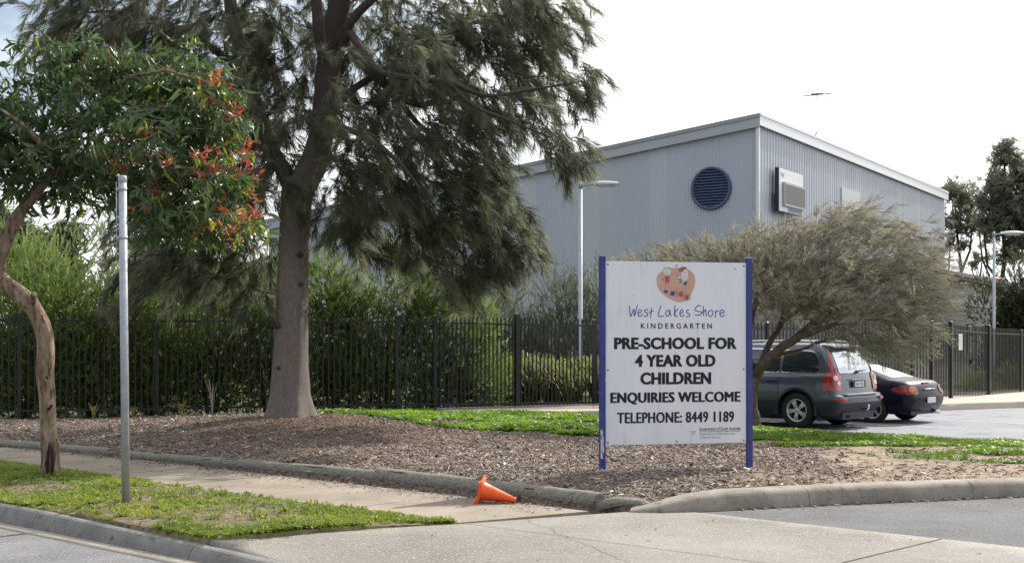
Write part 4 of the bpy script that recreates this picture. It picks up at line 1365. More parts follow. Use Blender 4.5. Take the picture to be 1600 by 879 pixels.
# louvred round vent on the left wall
k = (1112 - 800) / 2000; t = (k * GC.y - GC.x) / (LD.x - k * LD.y)
vc = GC + LD * t; VZ = EYE + (530 - 294.5) * vc.y / 2000; VR = 33.5 / 2000 * vc.y
vrz = math.atan2(-LD.y, -LD.x)
vent = link(bpy.data.objects.new('vent', bpy.data.meshes.new('vent')))
b = MB(); b.lathe([(VR * .88, -.05), (VR * .88, -.12), (VR, -.12), (VR * 1.01, -.10), (VR * 1.01, 0)], 48, axis='y')
vent.data = b.mesh('vent', M['vent']); vent.parent = gym
vent.location = (vc.x - GC.x, vc.y - GC.y, VZ); vent.rotation_euler = (0, 0, vrz)
vent['label'] = 'round navy louvred vent high on the left wall'
b = MB(); b.lathe([(0.001, -.045), (VR * .9, -.045)], 40, axis='y'); b.build('vent_back', M['ventdark'], vent)
nb_ = 13
for i in range(nb_):
    z = -VR * .86 + (i + .5) * 2 * VR * .86 / nb_
    hw = math.sqrt(max(.01, (VR * .88) ** 2 - z * z))
    b = MB(); rm = Matrix.Rotation(rad(48), 3, 'X'); b.box((0, -.085, z), (hw * 2, .085, .014), mat=rm)
    b.build('louvre', M['vent'], vent)

# electronic notice board on the right wall
p0, t0 = rpt(1202); p1, t1 = rpt(1240)
sw_ = t1 - t0; sz1 = EYE + (530 - 262) * p0.y / 2000; sz0 = EYE + (530 - 330) * p0.y / 2000; sh = sz1 - sz0
led = thing('electronic_sign', 'white box sign with unlit grey screen mounted high on the gym wall', 'sign', (p0.x, p0.y, sz0), math.atan2(RD.y, RD.x))
b = MB(); b.box((sw_ / 2, -.31, sh / 2), (sw_, .16, sh)); b.build('cabinet', material('cabinet_charcoal', (.02, .022, .03), rough=.5), led)
b = MB(); b.box((sw_ / 2, -.402, sh / 2), (sw_ - .04, .02, sh - .03)); b.build('face_panel', M['white'], led)
x0, x1, z0, z1 = sw_ * .12, sw_ * 1.0, sh * .14, sh * .68
b = MB(); b.box(((x0 + x1) / 2, -.47, (z0 + z1) / 2), (x1 - x0, .11, z1 - z0)); b.build('screen_frame', M['frame'], led)
b = MB(); b.box(((x0 + x1) / 2, -.528, (z0 + z1) / 2), (x1 - x0 - .16, .008, z1 - z0 - .16)); b.build('screen', M['screen'], led)
b = MB(); b.box((sw_ * .66, -.4145, sh * .07), (sw_ * .60, .004, sh * .085)); b.build('printed_band', M['skyprint'], led)
b = MB()
for i in range(5): b.box((sw_ * .07 + i * sw_ * .03, -.4145, sh * (.84 + .03 * math.sin(i * 2))), (.035, .004, .16 - .02 * (i % 3)))
b.build('emblem', M['teal'], led)

# aerial on the roof
D = 56.0; q = P(1271, D, py=222)
ant = thing('tv_aerial', 'thin television aerial on a wire mast above the gym roof edge', 'aerial', (q.x, q.y, HZ))
hz_ = EYE + (530 - 149) * D / 2000 - HZ
b = MB(); b.tube([(0, 0, -.1), (.08, 0, .5), (.14, 0, hz_)], .011, n=6); b.build('mast', M['lamp'], ant)
b = MB(); b.tube([(-.15, 0, .05), (-.02, 0, .12), (.06, 0, .10), (.16, 0, .35)], .022, n=6); b.build('bracket', M['darkeave'], ant)
b = MB(); b.tube([(-.58, -.3, hz_ - .10), (.92, .35, hz_ + .16)], .017, n=6); b.build('boom', M['darkeave'], ant)
b = MB()
for i in range(11):
    f = .03 + i * .095; c = Vector((-.58, -.3, hz_ - .10)).lerp(Vector((.92, .35, hz_ + .16)), f)
    dd_ = Vector((-.3, .8, 0)).normalized() * (.16 + .01 * i)
    b.tube([c - dd_, c + dd_], .008, n=5)
c = Vector((.14, 0, hz_)); b.tube([c + Vector((0, 0, -.16)), c + Vector((.02, 0, .2))], .012, n=5); b.tube([c + Vector((-.25, -.1, .02)), c + Vector((.3, .1, .1))], .035, n=6)
b.build('elements', M['darkeave'], ant)

# ================================================================== LOW ANNEXE (right)
AC = Vector((18.2, 52.0)); base0 = AC - RD * 7.5
an = thing('brick_annexe', 'low grey block building with dark eaves behind the gate', 'building', (base0.x, base0.y, 0), math.atan2(RD.y, RD.x))
LN = 21; DP = 6.0     # local x runs away from the camera, local +y to the left
HB = EYE + (530 - 476) * 52 / 2000; HE = EYE + (530 - 441) * 52 / 2000
b = MB(); b.box((LN / 2, DP / 2, HB / 2), (LN, DP, HB)); b.build('block_wall', M['block'], an)
b = MB(); b.box((LN / 2, DP / 2, (HB + HE) / 2), (LN - .02, DP - .02, HE - HB)); b.build('upper_wall', M['wall_cr'], an)
for i in range(26):
    b = MB(); b.box((.4 + i * .8, -.012, (HB + HE) / 2), (.79, .03, HE - HB - .06)); b.build('cladding_sheet', material('annexe_grey_cladding', (.24, .27, .31), (.27, .30, .34), 2, .5) if i == 0 else bpy.data.materials['annexe_grey_cladding'], an)
b = MB(); b.box((LN / 2, -.03, HB + .015), (LN, .05, .03)); b.build('flashing', M['fascia'], an)
b = MB(); b.box((LN / 2, DP / 2 - .2, HE + .13), (LN + .6, DP + .8, .26)); b.build('roof', M['darkeave'], an)
b = MB(); b.box((LN / 2, -.62, HE + .20), (LN + .62, .06, .14)); b.build('gutter', material('gutter_brown_grey', (.16, .15, .14), rough=.6), an)
k = (1514 - 800) / 2000; t = (k * base0.y - base0.x) / (RD.x - k * RD.y)
wl = link(bpy.data.objects.new('wall_lamp', bpy.data.meshes.new('wall_lamp'))); b = MB(); b.box((0, -.10, 0), (.30, .18, .22)); b.box((0, -.03, -.16), (.08, .06, .14)); wl.data = b.mesh('wall_lamp', M['lamp']); wl.parent = an
wl.location = (t, -.03, EYE + (530 - 466) * 55 / 2000)
b = MB(); b.box((0, -.205, -.02), (.24, .03, .14)); b.build('lens', M['lens'], wl)
k = (1513 - 800) / 2000; t = (k * base0.y - base0.x) / (RD.x - k * RD.y)
ts = thing('wall_sign', 'tall narrow blue and white sign on the annexe wall behind the gate', 'sign', (base0.x + RD.x * t + nr.x * .05, base0.y + RD.y * t + nr.y * .05, EYE - (548 - 530) * 54.5 / 2000), math.atan2(RD.y, RD.x))
hs_ = 41 / 2000 * 54.5
b = MB(); b.box((0, -.02, hs_ / 2), (.5, .03, hs_)); b.build('sign_panel', M['white'], ts)
b = MB(); b.box((.02, -.0375, hs_ * .40), (.34, .004, hs_ * .62)); b.build('printed_band', M['skyprint'], ts)
dr = MB(); dr.box((t + 1.9, -.03, 1.05), (.95, .06, 2.1)); dr.build('door', M['galvlight'], an)
q = P(1542, 58, py=452)
tk = thing('roof_tank', 'dull red rounded tank on the annexe roof at right', 'tank', q)
b = MB(); b.lathe([(.001, .58), (.5, .56), (.78, .48), (.85, .38), (.86, -.25)], 28); b.build('tank_body', M['red'], tk)
b = MB(); b.lathe([(.862, .34), (.89, .33), (.89, .28), (.862, .27)], 28); b.build('rim_band', M['red'], tk)

# distant low building at left, seen under the she-oak
q = P(400, 62, 0)
lb = thing('distant_shed', 'distant low building with a dark flat roof glimpsed left of the big trunk', 'building', q, rad(8))
hz2 = EYE + (530 - 418) * 62 / 2000
b = MB(); b.box((0, 3, hz2 / 2), (7, 6, hz2)); b.build('wall', M['fascia'], lb)
b = MB(); b.box((0, 2.8, hz2 + .12), (7.6, 7, .26)); b.build('roof', M['darkeave'], lb)
for x in (-2.2, 0, 2.2):
    b = MB(); b.box((x, -.03, hz2 - 1.2), (1.2, .06, 1.0)); b.build('window', M['cglass'], lb)

# ================================================================== CARS
def interp_tab(tab, z):
    zs = [r[0] for r in tab]
    return [float(np.interp(z, zs, [r[i] for r in tab])) for i in range(1, len(tab[0]))]
def car_loft(tab, levels, n=56):
    """slices by height: z, rear x, front x, half width, corner radius rear, front, sideways bulge"""
    V = []; F = []
    for z in levels:
        xr, xf, hw, rr, rf, mid = interp_tab(tab, z)
        ring = []
        # left side front->rear, rear corner, ... counter-clockwise from above starting front centre
        def corner(cx, cy, r, a0, a1, kx):
            return [(cx + r * kx * math.cos(rad(a)), cy + r * math.sin(rad(a))) for a in np.linspace(a0, a1, 9)]
        kxf, kxr = 1.5, 1.0
        ring += [(xf, 0.0)]
        ring += [(xf - .02 * (1 - 0), hw * .35)]
        ring += corner(xf - rf * kxf - .03, hw - rf, rf, 12, 90, kxf)
        for f in np.linspace(.08, .92, 9):
            x = (xf - rf * kxf - .03) * (1 - f) + (xr + rr * kxr + .03) * f
            ring.append((x, hw + mid * math.sin(f * math.pi)))
        ring += corner(xr + rr * kxr + .03, hw - rr, rr, 90, 168, kxr)
        ring += [(xr + .02, hw * .35)]
        ring += [(xr, 0.0)]
        mirror = [(x, -y) for x, y in ring[1:-1]][::-1]
        full = ring + mirror
        V += [(x, y, z) for x, y in full]
        k = len(full)
    for i in range(len(levels) - 1):
        for j in range(k):
            F.append((i * k + j, i * k + (j + 1) % k, (i + 1) * k + (j + 1) % k, (i + 1) * k + j))
    F.append(tuple(range(k - 1, -1, -1)))
    F.append(tuple((len(levels) - 1) * k + j for j in range(k)))
    return V, F

def cut_mesh(me, cutters):
    """boolean wheel arches, evaluated to a plain mesh"""
    ob = link(bpy.data.objects.new('tmp', me)); cs = []
    for b in cutters:
        c = link(bpy.data.objects.new('tmpc', b.mesh('tmpc', M['plastic']))); cs.append(c)
        md = ob.modifiers.new('b', 'BOOLEAN'); md.operation = 'DIFFERENCE'; md.solver = 'EXACT'; md.object = c
    bpy.context.view_layer.update()
    r = bpy.data.meshes.new_from_object(ob.evaluated_get(bpy.context.evaluated_depsgraph_get()))
    bpy.data.objects.remove(ob)
    for c in cs: bpy.data.objects.remove(c)
    return r

def patch(bvh, poly, origin, ud, vdr, ray, off, name, mat, parent, res=.06, smooth=True, thick=False):
    """wraps a flat outline onto the body: poly in (u,v), thrown along ray"""
    bm = bmesh.new(); vs = [bm.verts.new((p[0], p[1], 0)) for p in poly]
    f = bm.faces.new(vs); bmesh.ops.triangulate(bm, faces=[f])
    xs = [p[0] for p in poly]; ys = [p[1] for p in poly]
    for ax, lo, hi in ((0, min(xs), max(xs)), (1, min(ys), max(ys))):
        n = int((hi - lo) / res)
        for i in range(1, n + 1):
            c = [0, 0, 0]; c[ax] = lo + (hi - lo) * i / (n + 1); nn = [0, 0, 0]; nn[ax] = 1
            bmesh.ops.bisect_plane(bm, geom=bm.verts[:] + bm.edges[:] + bm.faces[:], plane_co=c, plane_no=nn, dist=1e-5)
    o, u, v, d = Vector(origin), Vector(ud).normalized(), Vector(vdr).normalized(), Vector(ray).normalized()
    miss = []
    for w_ in bm.verts:
        p = o + u * w_.co.x + v * w_.co.y
        hit, nrm, _, _ = bvh.ray_cast(p, d)
        if hit is None:
            miss.append(w_); continue
        if nrm.dot(d) > 0: nrm = -nrm
        w_.co = hit - d * off * .6 + nrm * off * .6
    if miss: bmesh.ops.delete(bm, geom=miss, context='VERTS')
    bmesh.ops.recalc_face_normals(bm, faces=bm.faces[:])
    bm.normal_update()
    if bm.faces and sum((f.normal.dot(d) for f in bm.faces)) > 0:
        for f in bm.faces: f.normal_flip()
    for f in bm.faces: f.smooth = smooth
    me = bpy.data.meshes.new(name); bm.to_mesh(me); bm.free(); me.materials.append(mat)
    ob = link(bpy.data.objects.new(name, me)); ob.parent = parent
    return ob

def rounded(poly, r=.05, n=4):
    o = []; k = len(poly)
    for i in range(k):
        a, b_, c = Vector(poly[i - 1]), Vector(poly[i]), Vector(poly[(i + 1) % k])
        d0 = (a - b_); d1 = (c - b_); rr = min(r, d0.length * .45, d1.length * .45)
        p0 = b_ + d0.normalized() * rr; p1 = b_ + d1.normalized() * rr
        for j in range(n + 1):
            t = j / n; q = p0.lerp(b_, t).lerp(b_.lerp(p1, t), t); o.append((q.x, q.y))
    return o
def inset(poly, s):
    c = Vector((sum(p[0] for p in poly) / len(poly), sum(p[1] for p in poly) / len(poly)))
    o = []
    k = len(poly)
    for i in range(k):
        a, b_, cc_ = Vector(poly[i - 1]), Vector(poly[i]), Vector(poly[(i + 1) % k])
        t0 = (b_ - a).normalized(); t1 = (cc_ - b_).normalized()
        nn = Vector((-(t0 + t1).y, (t0 + t1).x))
        if nn.length < 1e-6: nn = Vector((-t0.y, t0.x))
        nn.normalize()
        if (c - b_).dot(nn) < 0: nn = -nn
        o.append(tuple(b_ + nn * s))
    return o

def wheel(parent, x, y, r, wd, rimr, spokes, side, pair=.0):
    b = MB(); w2 = wd / 2
    b.lathe([(rimr - .01, -w2 * .9), (rimr + .01, -w2), (r - .05, -w2 * 1.04), (r - .018, -w2 * .9), (r, -w2 * .7), (r, w2 * .7), (r - .018, w2 * .9), (r - .05, w2 * 1.04), (rimr + .01, w2), (rimr - .01, w2 * .9)], 40, axis='y')
    for k in range(36):      # tread grooves stand as small lugs
        a = 2 * math.pi * k / 36
        rm = Matrix.Rotation(-a, 3, 'Y')
        b.box((math.cos(a) * r, 0, math.sin(a) * r), (.008, wd * .62, .035), mat=rm)
    wo = b.build('wheel', M['rubber'], parent)
    wo.location = (x, y, r)
    b = MB(); s = side
    yo = s * w2 * .82
    b.lathe([(rimr, s * w2 * .93), (rimr - .012, s * w2 * .98), (rimr - .03, s * w2 * .85), (rimr - .035, -s * w2 * .3)], 36, axis='y')
    b.lathe([(.001, yo), (.035, yo), (.045, yo - s * .015), (.05, yo - s * .04)], 20, axis='y')
    for k in range(spokes):
        a = 2 * math.pi * k / spokes + (pair if k % 2 else -pair) + .2
        L_ = rimr - .02
        ca, sa = math.cos(a), math.sin(a)
        w0, w1 = .026, .019
        V = []
        for rr_, ww, yy_ in ((.03, w0, yo - s * .012), (L_ * .6, w1, yo - s * .006), (L_, w1 * 1.25, yo - s * .012)):
            for sg in (-1, 1):
                V.append((ca * rr_ - sa * ww * sg, yy_, sa * rr_ + ca * ww * sg))
                V.append((ca * rr_ - sa * ww * sg * 1.1, yy_ - s * .035, sa * rr_ + ca * ww * sg * 1.1))
        b.add(V, [(0, 2, 6, 4), (4, 6, 10, 8), (0, 4, 5, 1), (4, 8, 9, 5), (2, 3, 7, 6), (6, 7, 11, 10)])
    b.build('rim', M['alloy'], wo)
    b = MB(); b.lathe([(.001, yo - s * .075), (rimr * .72, yo - s * .075), (rimr * .74, yo - s * .1)], 28, axis='y')
    b.lathe([(.001, yo - s * .115), (rimr - .035, yo - s * .115)], 28, axis='y')
    b.build('brake_disc', M['wheeldark'], wo)
    return wo

def to_bvh(me): 
    bm = bmesh.new(); bm.from_mesh(me); t = BVHTree.FromBMesh(bm); bm.free(); return t

def shell(name, V, F, mats, parent, cutters, matf=None):
    me = bpy.data.meshes.new(name); me.from_pydata(V, [], F); me.materials.append(mats[0]); me.update()
    bm = bmesh.new(); bm.from_mesh(me); bmesh.ops.recalc_face_normals(bm, faces=bm.faces[:]); bm.to_mesh(me); bm.free()
    tree = to_bvh(me)
    me2 = cut_mesh(me, cutters); me2.name = name
    me2.materials.clear()
    for m in mats: me2.materials.append(m)
    for p in me2.polygons: p.use_smooth = True; p.material_index = 0
    bm = bmesh.new(); bm.from_mesh(me2)
    for e_ in bm.edges:
        if len(e_.link_faces) == 2 and e_.calc_face_angle(0) > rad(38): e_.smooth = False
    bm.to_mesh(me2); bm.free()
    o = link(bpy.data.objects.new(name, me2)); o.parent = parent
    return o, tree

def arch_cut(x, r, side, depth=.42):
    b = MB()
    b.lathe([(.0001, 0), (r, 0), (r, depth), (.0001, depth)], 36, axis='y', c=(x, side * .98 - (depth if side > 0 else 0), 0))
    # keep the cylinder closed
    b.v = [(p[0], p[1], p[2] + .365) for p in b.v]
    return b
def cyl(x, y0, y1, z, r):
    b = MB(); n = 36; V = []
    for y in (y0, y1): V += [(x + r * math.cos(2 * math.pi * k / n), y, z + r * math.sin(2 * math.pi * k / n)) for k in range(n)]
    b.add(V, [(k, k + n, (k + 1) % n + n, (k + 1) % n) for k in range(n)] + [tuple(range(n)), tuple(range(2 * n - 1, n - 1, -1))])
    return b

# ---------------- large estate SUV
W0 = Vector((5.84, 26.0)); hd = math.atan2(AX.y, AX.x)
# rear left wheel (local -1.36, +.79) sits at W0
lx, ly = -1.36, .79
cxw = W0.x - (AX.x * lx + (-AX.y) * ly * 1.0); cyw = W0.y - (AX.y * lx + AX.x * ly)
suv = thing('parked_car', 'slate grey estate SUV with tall red tail lights parked behind the sign', 'car', (cxw, cyw, -.148), hd, 'cars parked in the car park')
tab = [ # z, xr, xf, hw, rr, rf, mid
    (.30, -2.20, 2.28, .84, .16, .22, .0), (.36, -2.26, 2.36, .90, .17, .24, .01), (.45, -2.34, 2.42, .935, .18, .26, .012), (.60, -2.38, 2.45, .95, .18, .28, .014),
    (.665, -2.37, 2.45, .95, .18, .28, .015), (.70, -2.26, 2.44, .95, .17, .28, .016), (.80, -2.25, 2.42, .948, .16, .30, .016), (.95, -2.235, 2.34, .94, .16, .32, .012), (1.06, -2.215, 1.95, .915, .16, .36, .008),
    (1.10, -2.20, 1.20, .885, .15, .26, .0), (1.14, -2.19, 1.12, .865, .15, .25, .0), (1.25, -2.15, .98, .835, .15, .22, .0), (1.40, -2.07, .80, .79, .15, .2, .0), (1.55, -1.98, .60, .735, .15, .2, .0),
    (1.62, -1.93, .48, .70, .15, .2, .0), (1.68, -1.86, .32, .645, .16, .2, .0), (1.715, -1.74, .12, .56, .18, .2, 0), (1.73, -1.5, -.1, .42, .2, .2, 0)]
lev = [r_[0] for r_ in tab]
lev = sorted(set(lev + [.52, .87, 1.00, 1.18, 1.32, 1.48]))
V, F = car_loft(tab, lev)
V = [(x, y, z) for x, y, z in V]
WR = .365
cut = [cyl(-1.36, .45, 1.2, WR, .435), cyl(-1.36, -1.2, -.45, WR, .435), cyl(1.50, .45, 1.2, WR, .435), cyl(1.50, -1.2, -.45, WR, .435)]
body, tree = shell('body', V, F, [M['suvpaint']], suv, cut)
# darker lower cladding, standing proud of the body
tab2 = [(z, a - .012, b_ + .012, c + .012, d_, e_, f_) for z, a, b_, c, d_, e_, f_ in tab if z <= .665]
tab2[0] = (.27,) + tab2[0][1:]
tab2[-1] = (.655,) + tab2[-1][1:]
tab3 = [r_ for r_ in tab2 if r_[0] <= .56] + [(.56, -2.365, 2.46, .962, .18, .28, .014)]
V, F = car_loft(tab3, [.27, .36, .45, .56])
clad_o, _ = shell('lower_cladding', V, F, [M['plastic']], suv, [cyl(-1.36, .40, 1.2, WR, .427), cyl(-1.36, -1.2, -.40, WR, .427), cyl(1.50, .40, 1.2, WR, .427), cyl(1.50, -1.2, -.40, WR, .427)])
# wheel arch lips
for x in (-1.36, 1.50):
    for sd_ in (1, -1):
        b = MB(); n = 18; V = []
        for i in range(n + 1):
            a = rad(-12 + 204 * i / n)
            for rr_, yy_ in ((.428, .955), (.470, .962), (.478, .945), (.430, .90)):
                V.append((x + rr_ * math.cos(a), sd_ * yy_, WR + rr_ * math.sin(a)))
        Fq = [(i * 4 + j, i * 4 + (j + 1) % 4, (i + 1) * 4 + (j + 1) % 4, (i + 1) * 4 + j) for i in range(n) for j in range(4)]
        b.add(V, Fq, smooth=False); b.build('arch_trim', M['plastic'], suv)
for x in (-1.36, 1.50):
    for y in (.80, -.80):
        wheel(suv, x, y, WR, .235, .235, 10, 1 if y > 0 else -1, pair=.17)
LV = ((0, 3, 0), (1, 0, 0), (0, 0, 1), (0, -1, 0)); RV = ((0, -3, 0), (1, 0, 0), (0, 0, 1), (0, 1, 0)); BV = ((-4, 0, 0), (0, 1, 0), (0, 0, 1), (1, 0, 0))
win = {'rear_quarter': [(-1.86, 1.14), (-.99, 1.14), (-.99, 1.575), (-1.62, 1.555), (-1.75, 1.48)],
       'rear_door': [(-.93, 1.14), (-.02, 1.14), (-.02, 1.60), (-.93, 1.58)],
       'front_door': [(.06, 1.14), (.96, 1.14), (.62, 1.48), (.42, 1.57), (.06, 1.60)]}
for sd_ in (LV, RV):
    for nm, pl in win.items():
        pr = rounded(pl, .07)
        patch(tree, inset(pr, -.022), *sd_, .006, 'window_trim', M['chrome'], suv)
        patch(tree, pr, *sd_, .011, 'window', M['cglass'], suv)
    # door shut lines
    for pl in ([(-.965, .56), (-.955, .56), (-.955, 1.10), (-.965, 1.10)], [(.015, .50), (.025, .50), (.025, 1.10), (.015, 1.10)], [(-1.93, 1.02), (-1.05, 1.10), (-1.05, 1.106), (-1.93, 1.027)]):
        patch(tree, pl, *sd_, .004, 'door_seam', M['dark'], suv, res=.1)
for sy in (1, -1):
    for x in (-.80, .22):
        b = MB(); b.tube([(x - .13, sy * .965, .955), (x - .08, sy * .985, .96), (x + .08, sy * .985, .962), (x + .13, sy * .965, .955)], [.016, .022, .022, .016], n=8); b.build('door_handle', M['plastic'], suv)
    b = MB(); b.tube([(-1.72, sy * .60, 1.70), (-1.60, sy * .61, 1.755), (-.6, sy * .61, 1.78), (.25, sy * .59, 1.75), (.36, sy * .58, 1.71)], [.012, .016, .016, .016, .012], n=8); b.build('roof_rail', M['chrome'], suv)
    b = MB(); b.box((.86, sy * 1.03, 1.16), (.14, .20, .17)); b.box((.88, sy * .93, 1.12), (.06, .08, .05)); b.build('mirror', M['suvpaint'], suv)
# rear glass, tail lamps, plate, bumper parts
patch(tree, rounded([(-.66, 1.12), (.66, 1.12), (.58, 1.56), (-.58, 1.56)], .07), *BV, .008, 'rear_window', M['rearglass'], suv)
for sy in (1, -1):
    dgn = Vector((1, -sy * 1.15, 0)).normalized(); ud = Vector((dgn.y, -dgn.x, 0)); ud = ud if ud.y * sy < 0 else -ud
    org = Vector((-2.16, sy * .84, 0)) - dgn * 2
    low = rounded([(-.21, .78), (.17, .78), (.17, 1.08), (.075, 1.16), (.02, 1.30), (-.03, 1.56), (-.075, 1.60), (-.085, 1.40), (-.075, 1.18), (-.14, 1.12), (-.21, 1.0)], .03)
    tl = patch(tree, low, org, ud, (0, 0, 1), dgn, .012, 'tail_light', M['tail'], suv, res=.05)
    patch(tree, [(.03 + .05 * math.cos(t), 1.03 + .05 * math.sin(t)) for t in np.linspace(0, 2 * math.pi, 15)[:-1]], org, ud, (0, 0, 1), dgn, .018, 'reversing_lens', M['clearlens'], tl, res=.05)
    patch(tree, [(.10 + .042 * math.cos(t), .93 + .042 * math.sin(t)) for t in np.linspace(0, 2 * math.pi, 15)[:-1]], org, ud, (0, 0, 1), dgn, .018, 'indicator_lens', M['clearlens'], tl, res=.05)
    patch(tree, [(-.02, .60), (.26, .60), (.26, .655), (-.02, .655)], org - Vector((0, 0, .02)), ud, (0, 0, 1), dgn, .03, 'rear_reflector', M['tail'], suv, res=.05)
b = MB(); b.box((-2.30, 0, .70), (.16, 1.36, .022)); b.build('bumper_step', M['galvlight'], suv)
b = MB(); b.box((-2.262, 0, .90), (.012, .52, .14)); b.build('plate_recess', M['plastic'], suv)
pl = MB(); pl.box((-2.272, 0, .90), (.008, .372, .105)); plo = pl.build('number_plate', M['plate'], suv)
b = MB()
for i, x in enumerate((-.13, -.08, -.03, .05, .10, .145)): b.box((-2.278, x, .90), (.004, .03, .055 if i % 2 else .05))
b.build('plate_characters', M['inkgrey2'], plo)
b = MB(); b.box((-2.262, 0, .995), (.03, .62, .02)); b.build('tailgate_strip', M['chrome'], suv)
b = MB(); b.tube([(-2.205, .0, 1.145), (-2.21, -.18, 1.175), (-2.20, -.38, 1.165)], .011, n=6); b.tube([(-2.20, 0, 1.14), (-2.24, 0, 1.15)], .03, n=10); b.build('wiper', M['plastic'], suv)
b = MB(); b.add([(-1.78, -.62, 1.695), (-2.03, -.60, 1.655), (-2.03, .60, 1.655), (-1.78, .62, 1.695), (-1.78, -.62, 1.655), (-2.02, -.60, 1.625), (-2.02, .60, 1.625), (-1.78, .62, 1.655)], [(0, 1, 2, 3), (7, 6, 5, 4), (1, 5, 6, 2), (0, 4, 5, 1), (3, 2, 6, 7)]); b.build('roof_spoiler', M['suvpaint'], suv)
b = MB(); b.box((-1.9, 0, .27), (.7, 1.3, .14)); b.tube([(-2.1, .45, .27), (-2.33, .45, .26)], .032, n=10); b.build('underbody', M['plastic'], suv)
b = MB(); b.box((.07, 0, .30), (2.3, 1.5, .12)); b.build('floor_pan', M['plastic'], suv)
b = MB(); b.tube([(-2.33, 0, .40), (-2.46, 0, .39), (-2.47, 0, .43)], .022, n=8); b.lathe([(.001, .06), (.02, .055), (.026, .03), (.02, 0)], 10, c=(-2.47, 0, .43)); b.build('tow_ball', M['chrome'], suv)
for sy in (1, -1):
    b = MB(); b.box((-1.83, sy * .80, .26), (.012, .24, .20)); b.build('mud_flap', M['plastic'], suv)

# ---------------- black coupe
W1 = Vector((7.84, 27.7))
lx, ly = -1.32, .74
cxw = W1.x - (AX.x * lx - AX.y * ly); cyw = W1.y - (AX.y * lx + AX.x * ly)
cpe = thing('parked_car', 'low black coupe with round amber and red tail lights right of the SUV', 'car', (cxw, cyw, -.148), hd, 'cars parked in the car park')
tab = [(.20, -2.02, 2.20, .76, .2, .3, 0), (.28, -2.16, 2.32, .83, .22, .34, .015), (.42, -2.25, 2.38, .865, .24, .36, .02), (.55, -2.27, 2.38, .875, .25, .38, .02), (.66, -2.25, 2.32, .872, .26, .42, .02),
       (.78, -2.20, 2.10, .855, .27, .48, .02), (.86, -2.13, 1.70, .83, .27, .5, .015), (.905, -2.04, 1.15, .79, .26, .42, .0), (.925, -1.86, .92, .76, .26, .36, 0), (.96, -1.68, .82, .74, .26, .34, 0),
       (1.05, -1.40, .60, .70, .26, .3, 0), (1.15, -1.10, .36, .65, .26, .3, 0), (1.23, -.85, .12, .59, .26, .28, 0), (1.28, -.62, -.10, .52, .24, .24, 0), (1.31, -.42, -.25, .40, .15, .15, 0)]
lev = sorted(set([r_[0] for r_ in tab] + [.35, .485, .72, .82, 1.0, 1.1, 1.19]))
V, F = car_loft(tab, lev)
WR2 = .315
cut = [cyl(x, y0, y1, WR2, .365) for x in (-1.32, 1.28) for y0, y1 in ((.42, 1.2), (-1.2, -.42))]
body, tree = shell('body', V, F, [M['blackpaint']], cpe, cut)
for x in (-1.32, 1.28):
    for y in (.745, -.745): wheel(cpe, x, y, WR2, .205, .225, 5, 1 if y > 0 else -1)
BV2 = ((-1.6, 0, 3), (0, 1, 0), (.45, 0, .9), (0, 0, -1))
def topray(poly, off, name, mat, parent, res=.07):
    return patch(tree, poly, (0, 0, 3), (1, 0, 0), (0, 1, 0), (0, 0, -1), off, name, mat, parent, res=res)
topray(rounded([(-1.64, -.54), (-.74, -.44), (-.74, .44), (-1.64, .54)], .1), .006, 'rear_window', material('painted_sky_glass', (.22, .25, .27), rough=.08, spec=1.0, coat=1.0), cpe)  # grey base colour stands in for sky mirrored in the dark glass
for sd_ in (LV, RV):
    patch(tree, rounded([(-1.28, .955), (-.50, .955), (-.50, 1.21), (-.80, 1.16)], .05), *sd_, .006, 'side_window', M['cglass'], cpe)
    patch(tree, rounded([(-.42, .955), (.66, .955), (.28, 1.14), (-.02, 1.21), (-.42, 1.22)], .05), *sd_, .006, 'side_window', M['cglass'], cpe)
    patch(tree, [(-.55, .30), (-.54, .30), (-.54, .90), (-.55, .90)], *sd_, .004, 'door_seam', M['dark'], cpe, res=.1)
for sy in (1, -1):
    dgn = Vector((1, -sy * .9, 0)).normalized(); ud = Vector((dgn.y, -dgn.x, 0)); ud = ud if ud.y * sy < 0 else -ud
    org = Vector((-2.08, sy * .70, 0)) - dgn * 2
    # sweeping wrap-round cluster
    tl = patch(tree, rounded([(-.34, .71), (-.20, .63), (.16, .62), (.24, .66), (.20, .78), (.05, .835), (-.12, .825), (-.30, .77)], .04), org, ud, (0, 0, 1), dgn, .010, 'tail_light', M['taild'], cpe, res=.05)
    patch(tree, [(.04 + .066 * math.cos(t), .73 + .066 * math.sin(t)) for t in np.linspace(0, 2 * math.pi, 17)[:-1]], org, ud, (0, 0, 1), dgn, .018, 'indicator_lens', M['tailo'], tl, res=.05)
    patch(tree, [(-.14 + .058 * math.cos(t), .72 + .058 * math.sin(t)) for t in np.linspace(0, 2 * math.pi, 17)[:-1]], org, ud, (0, 0, 1), dgn, .018, 'brake_lens', M['tail'], tl, res=.05)
b = MB(); b.box((-2.275, 0, .50), (.02, .372, .12)); b.build('number_plate', M['plate'], cpe)
b = MB(); b.box((-2.12, 0, .862), (.05, .30, .03)); b.build('high_brake_light', M['tail'], cpe)
b = MB(); b.tube([(-2.235, -.26, .735), (-2.25, 0, .74), (-2.235, .26, .735)], .014, n=6); b.build('boot_trim', M['chrome'], cpe)
b = MB(); b.tube([(-2.0, -.45, .235), (-2.26, -.45, .225)], .038, n=10); b.build('exhaust', M['chrome'], cpe)
b = MB(); b.box((0, 0, .24), (2.0, 1.4, .1)); b.box((-1.85, 0, .24), (.5, 1.2, .1)); b.build('underbody', M['plastic'], cpe)
for sy in (1, -1):
    b = MB(); b.box((.62, sy * .90, .98), (.12, .17, .12)); b.build('mirror', M['blackpaint'], cpe)

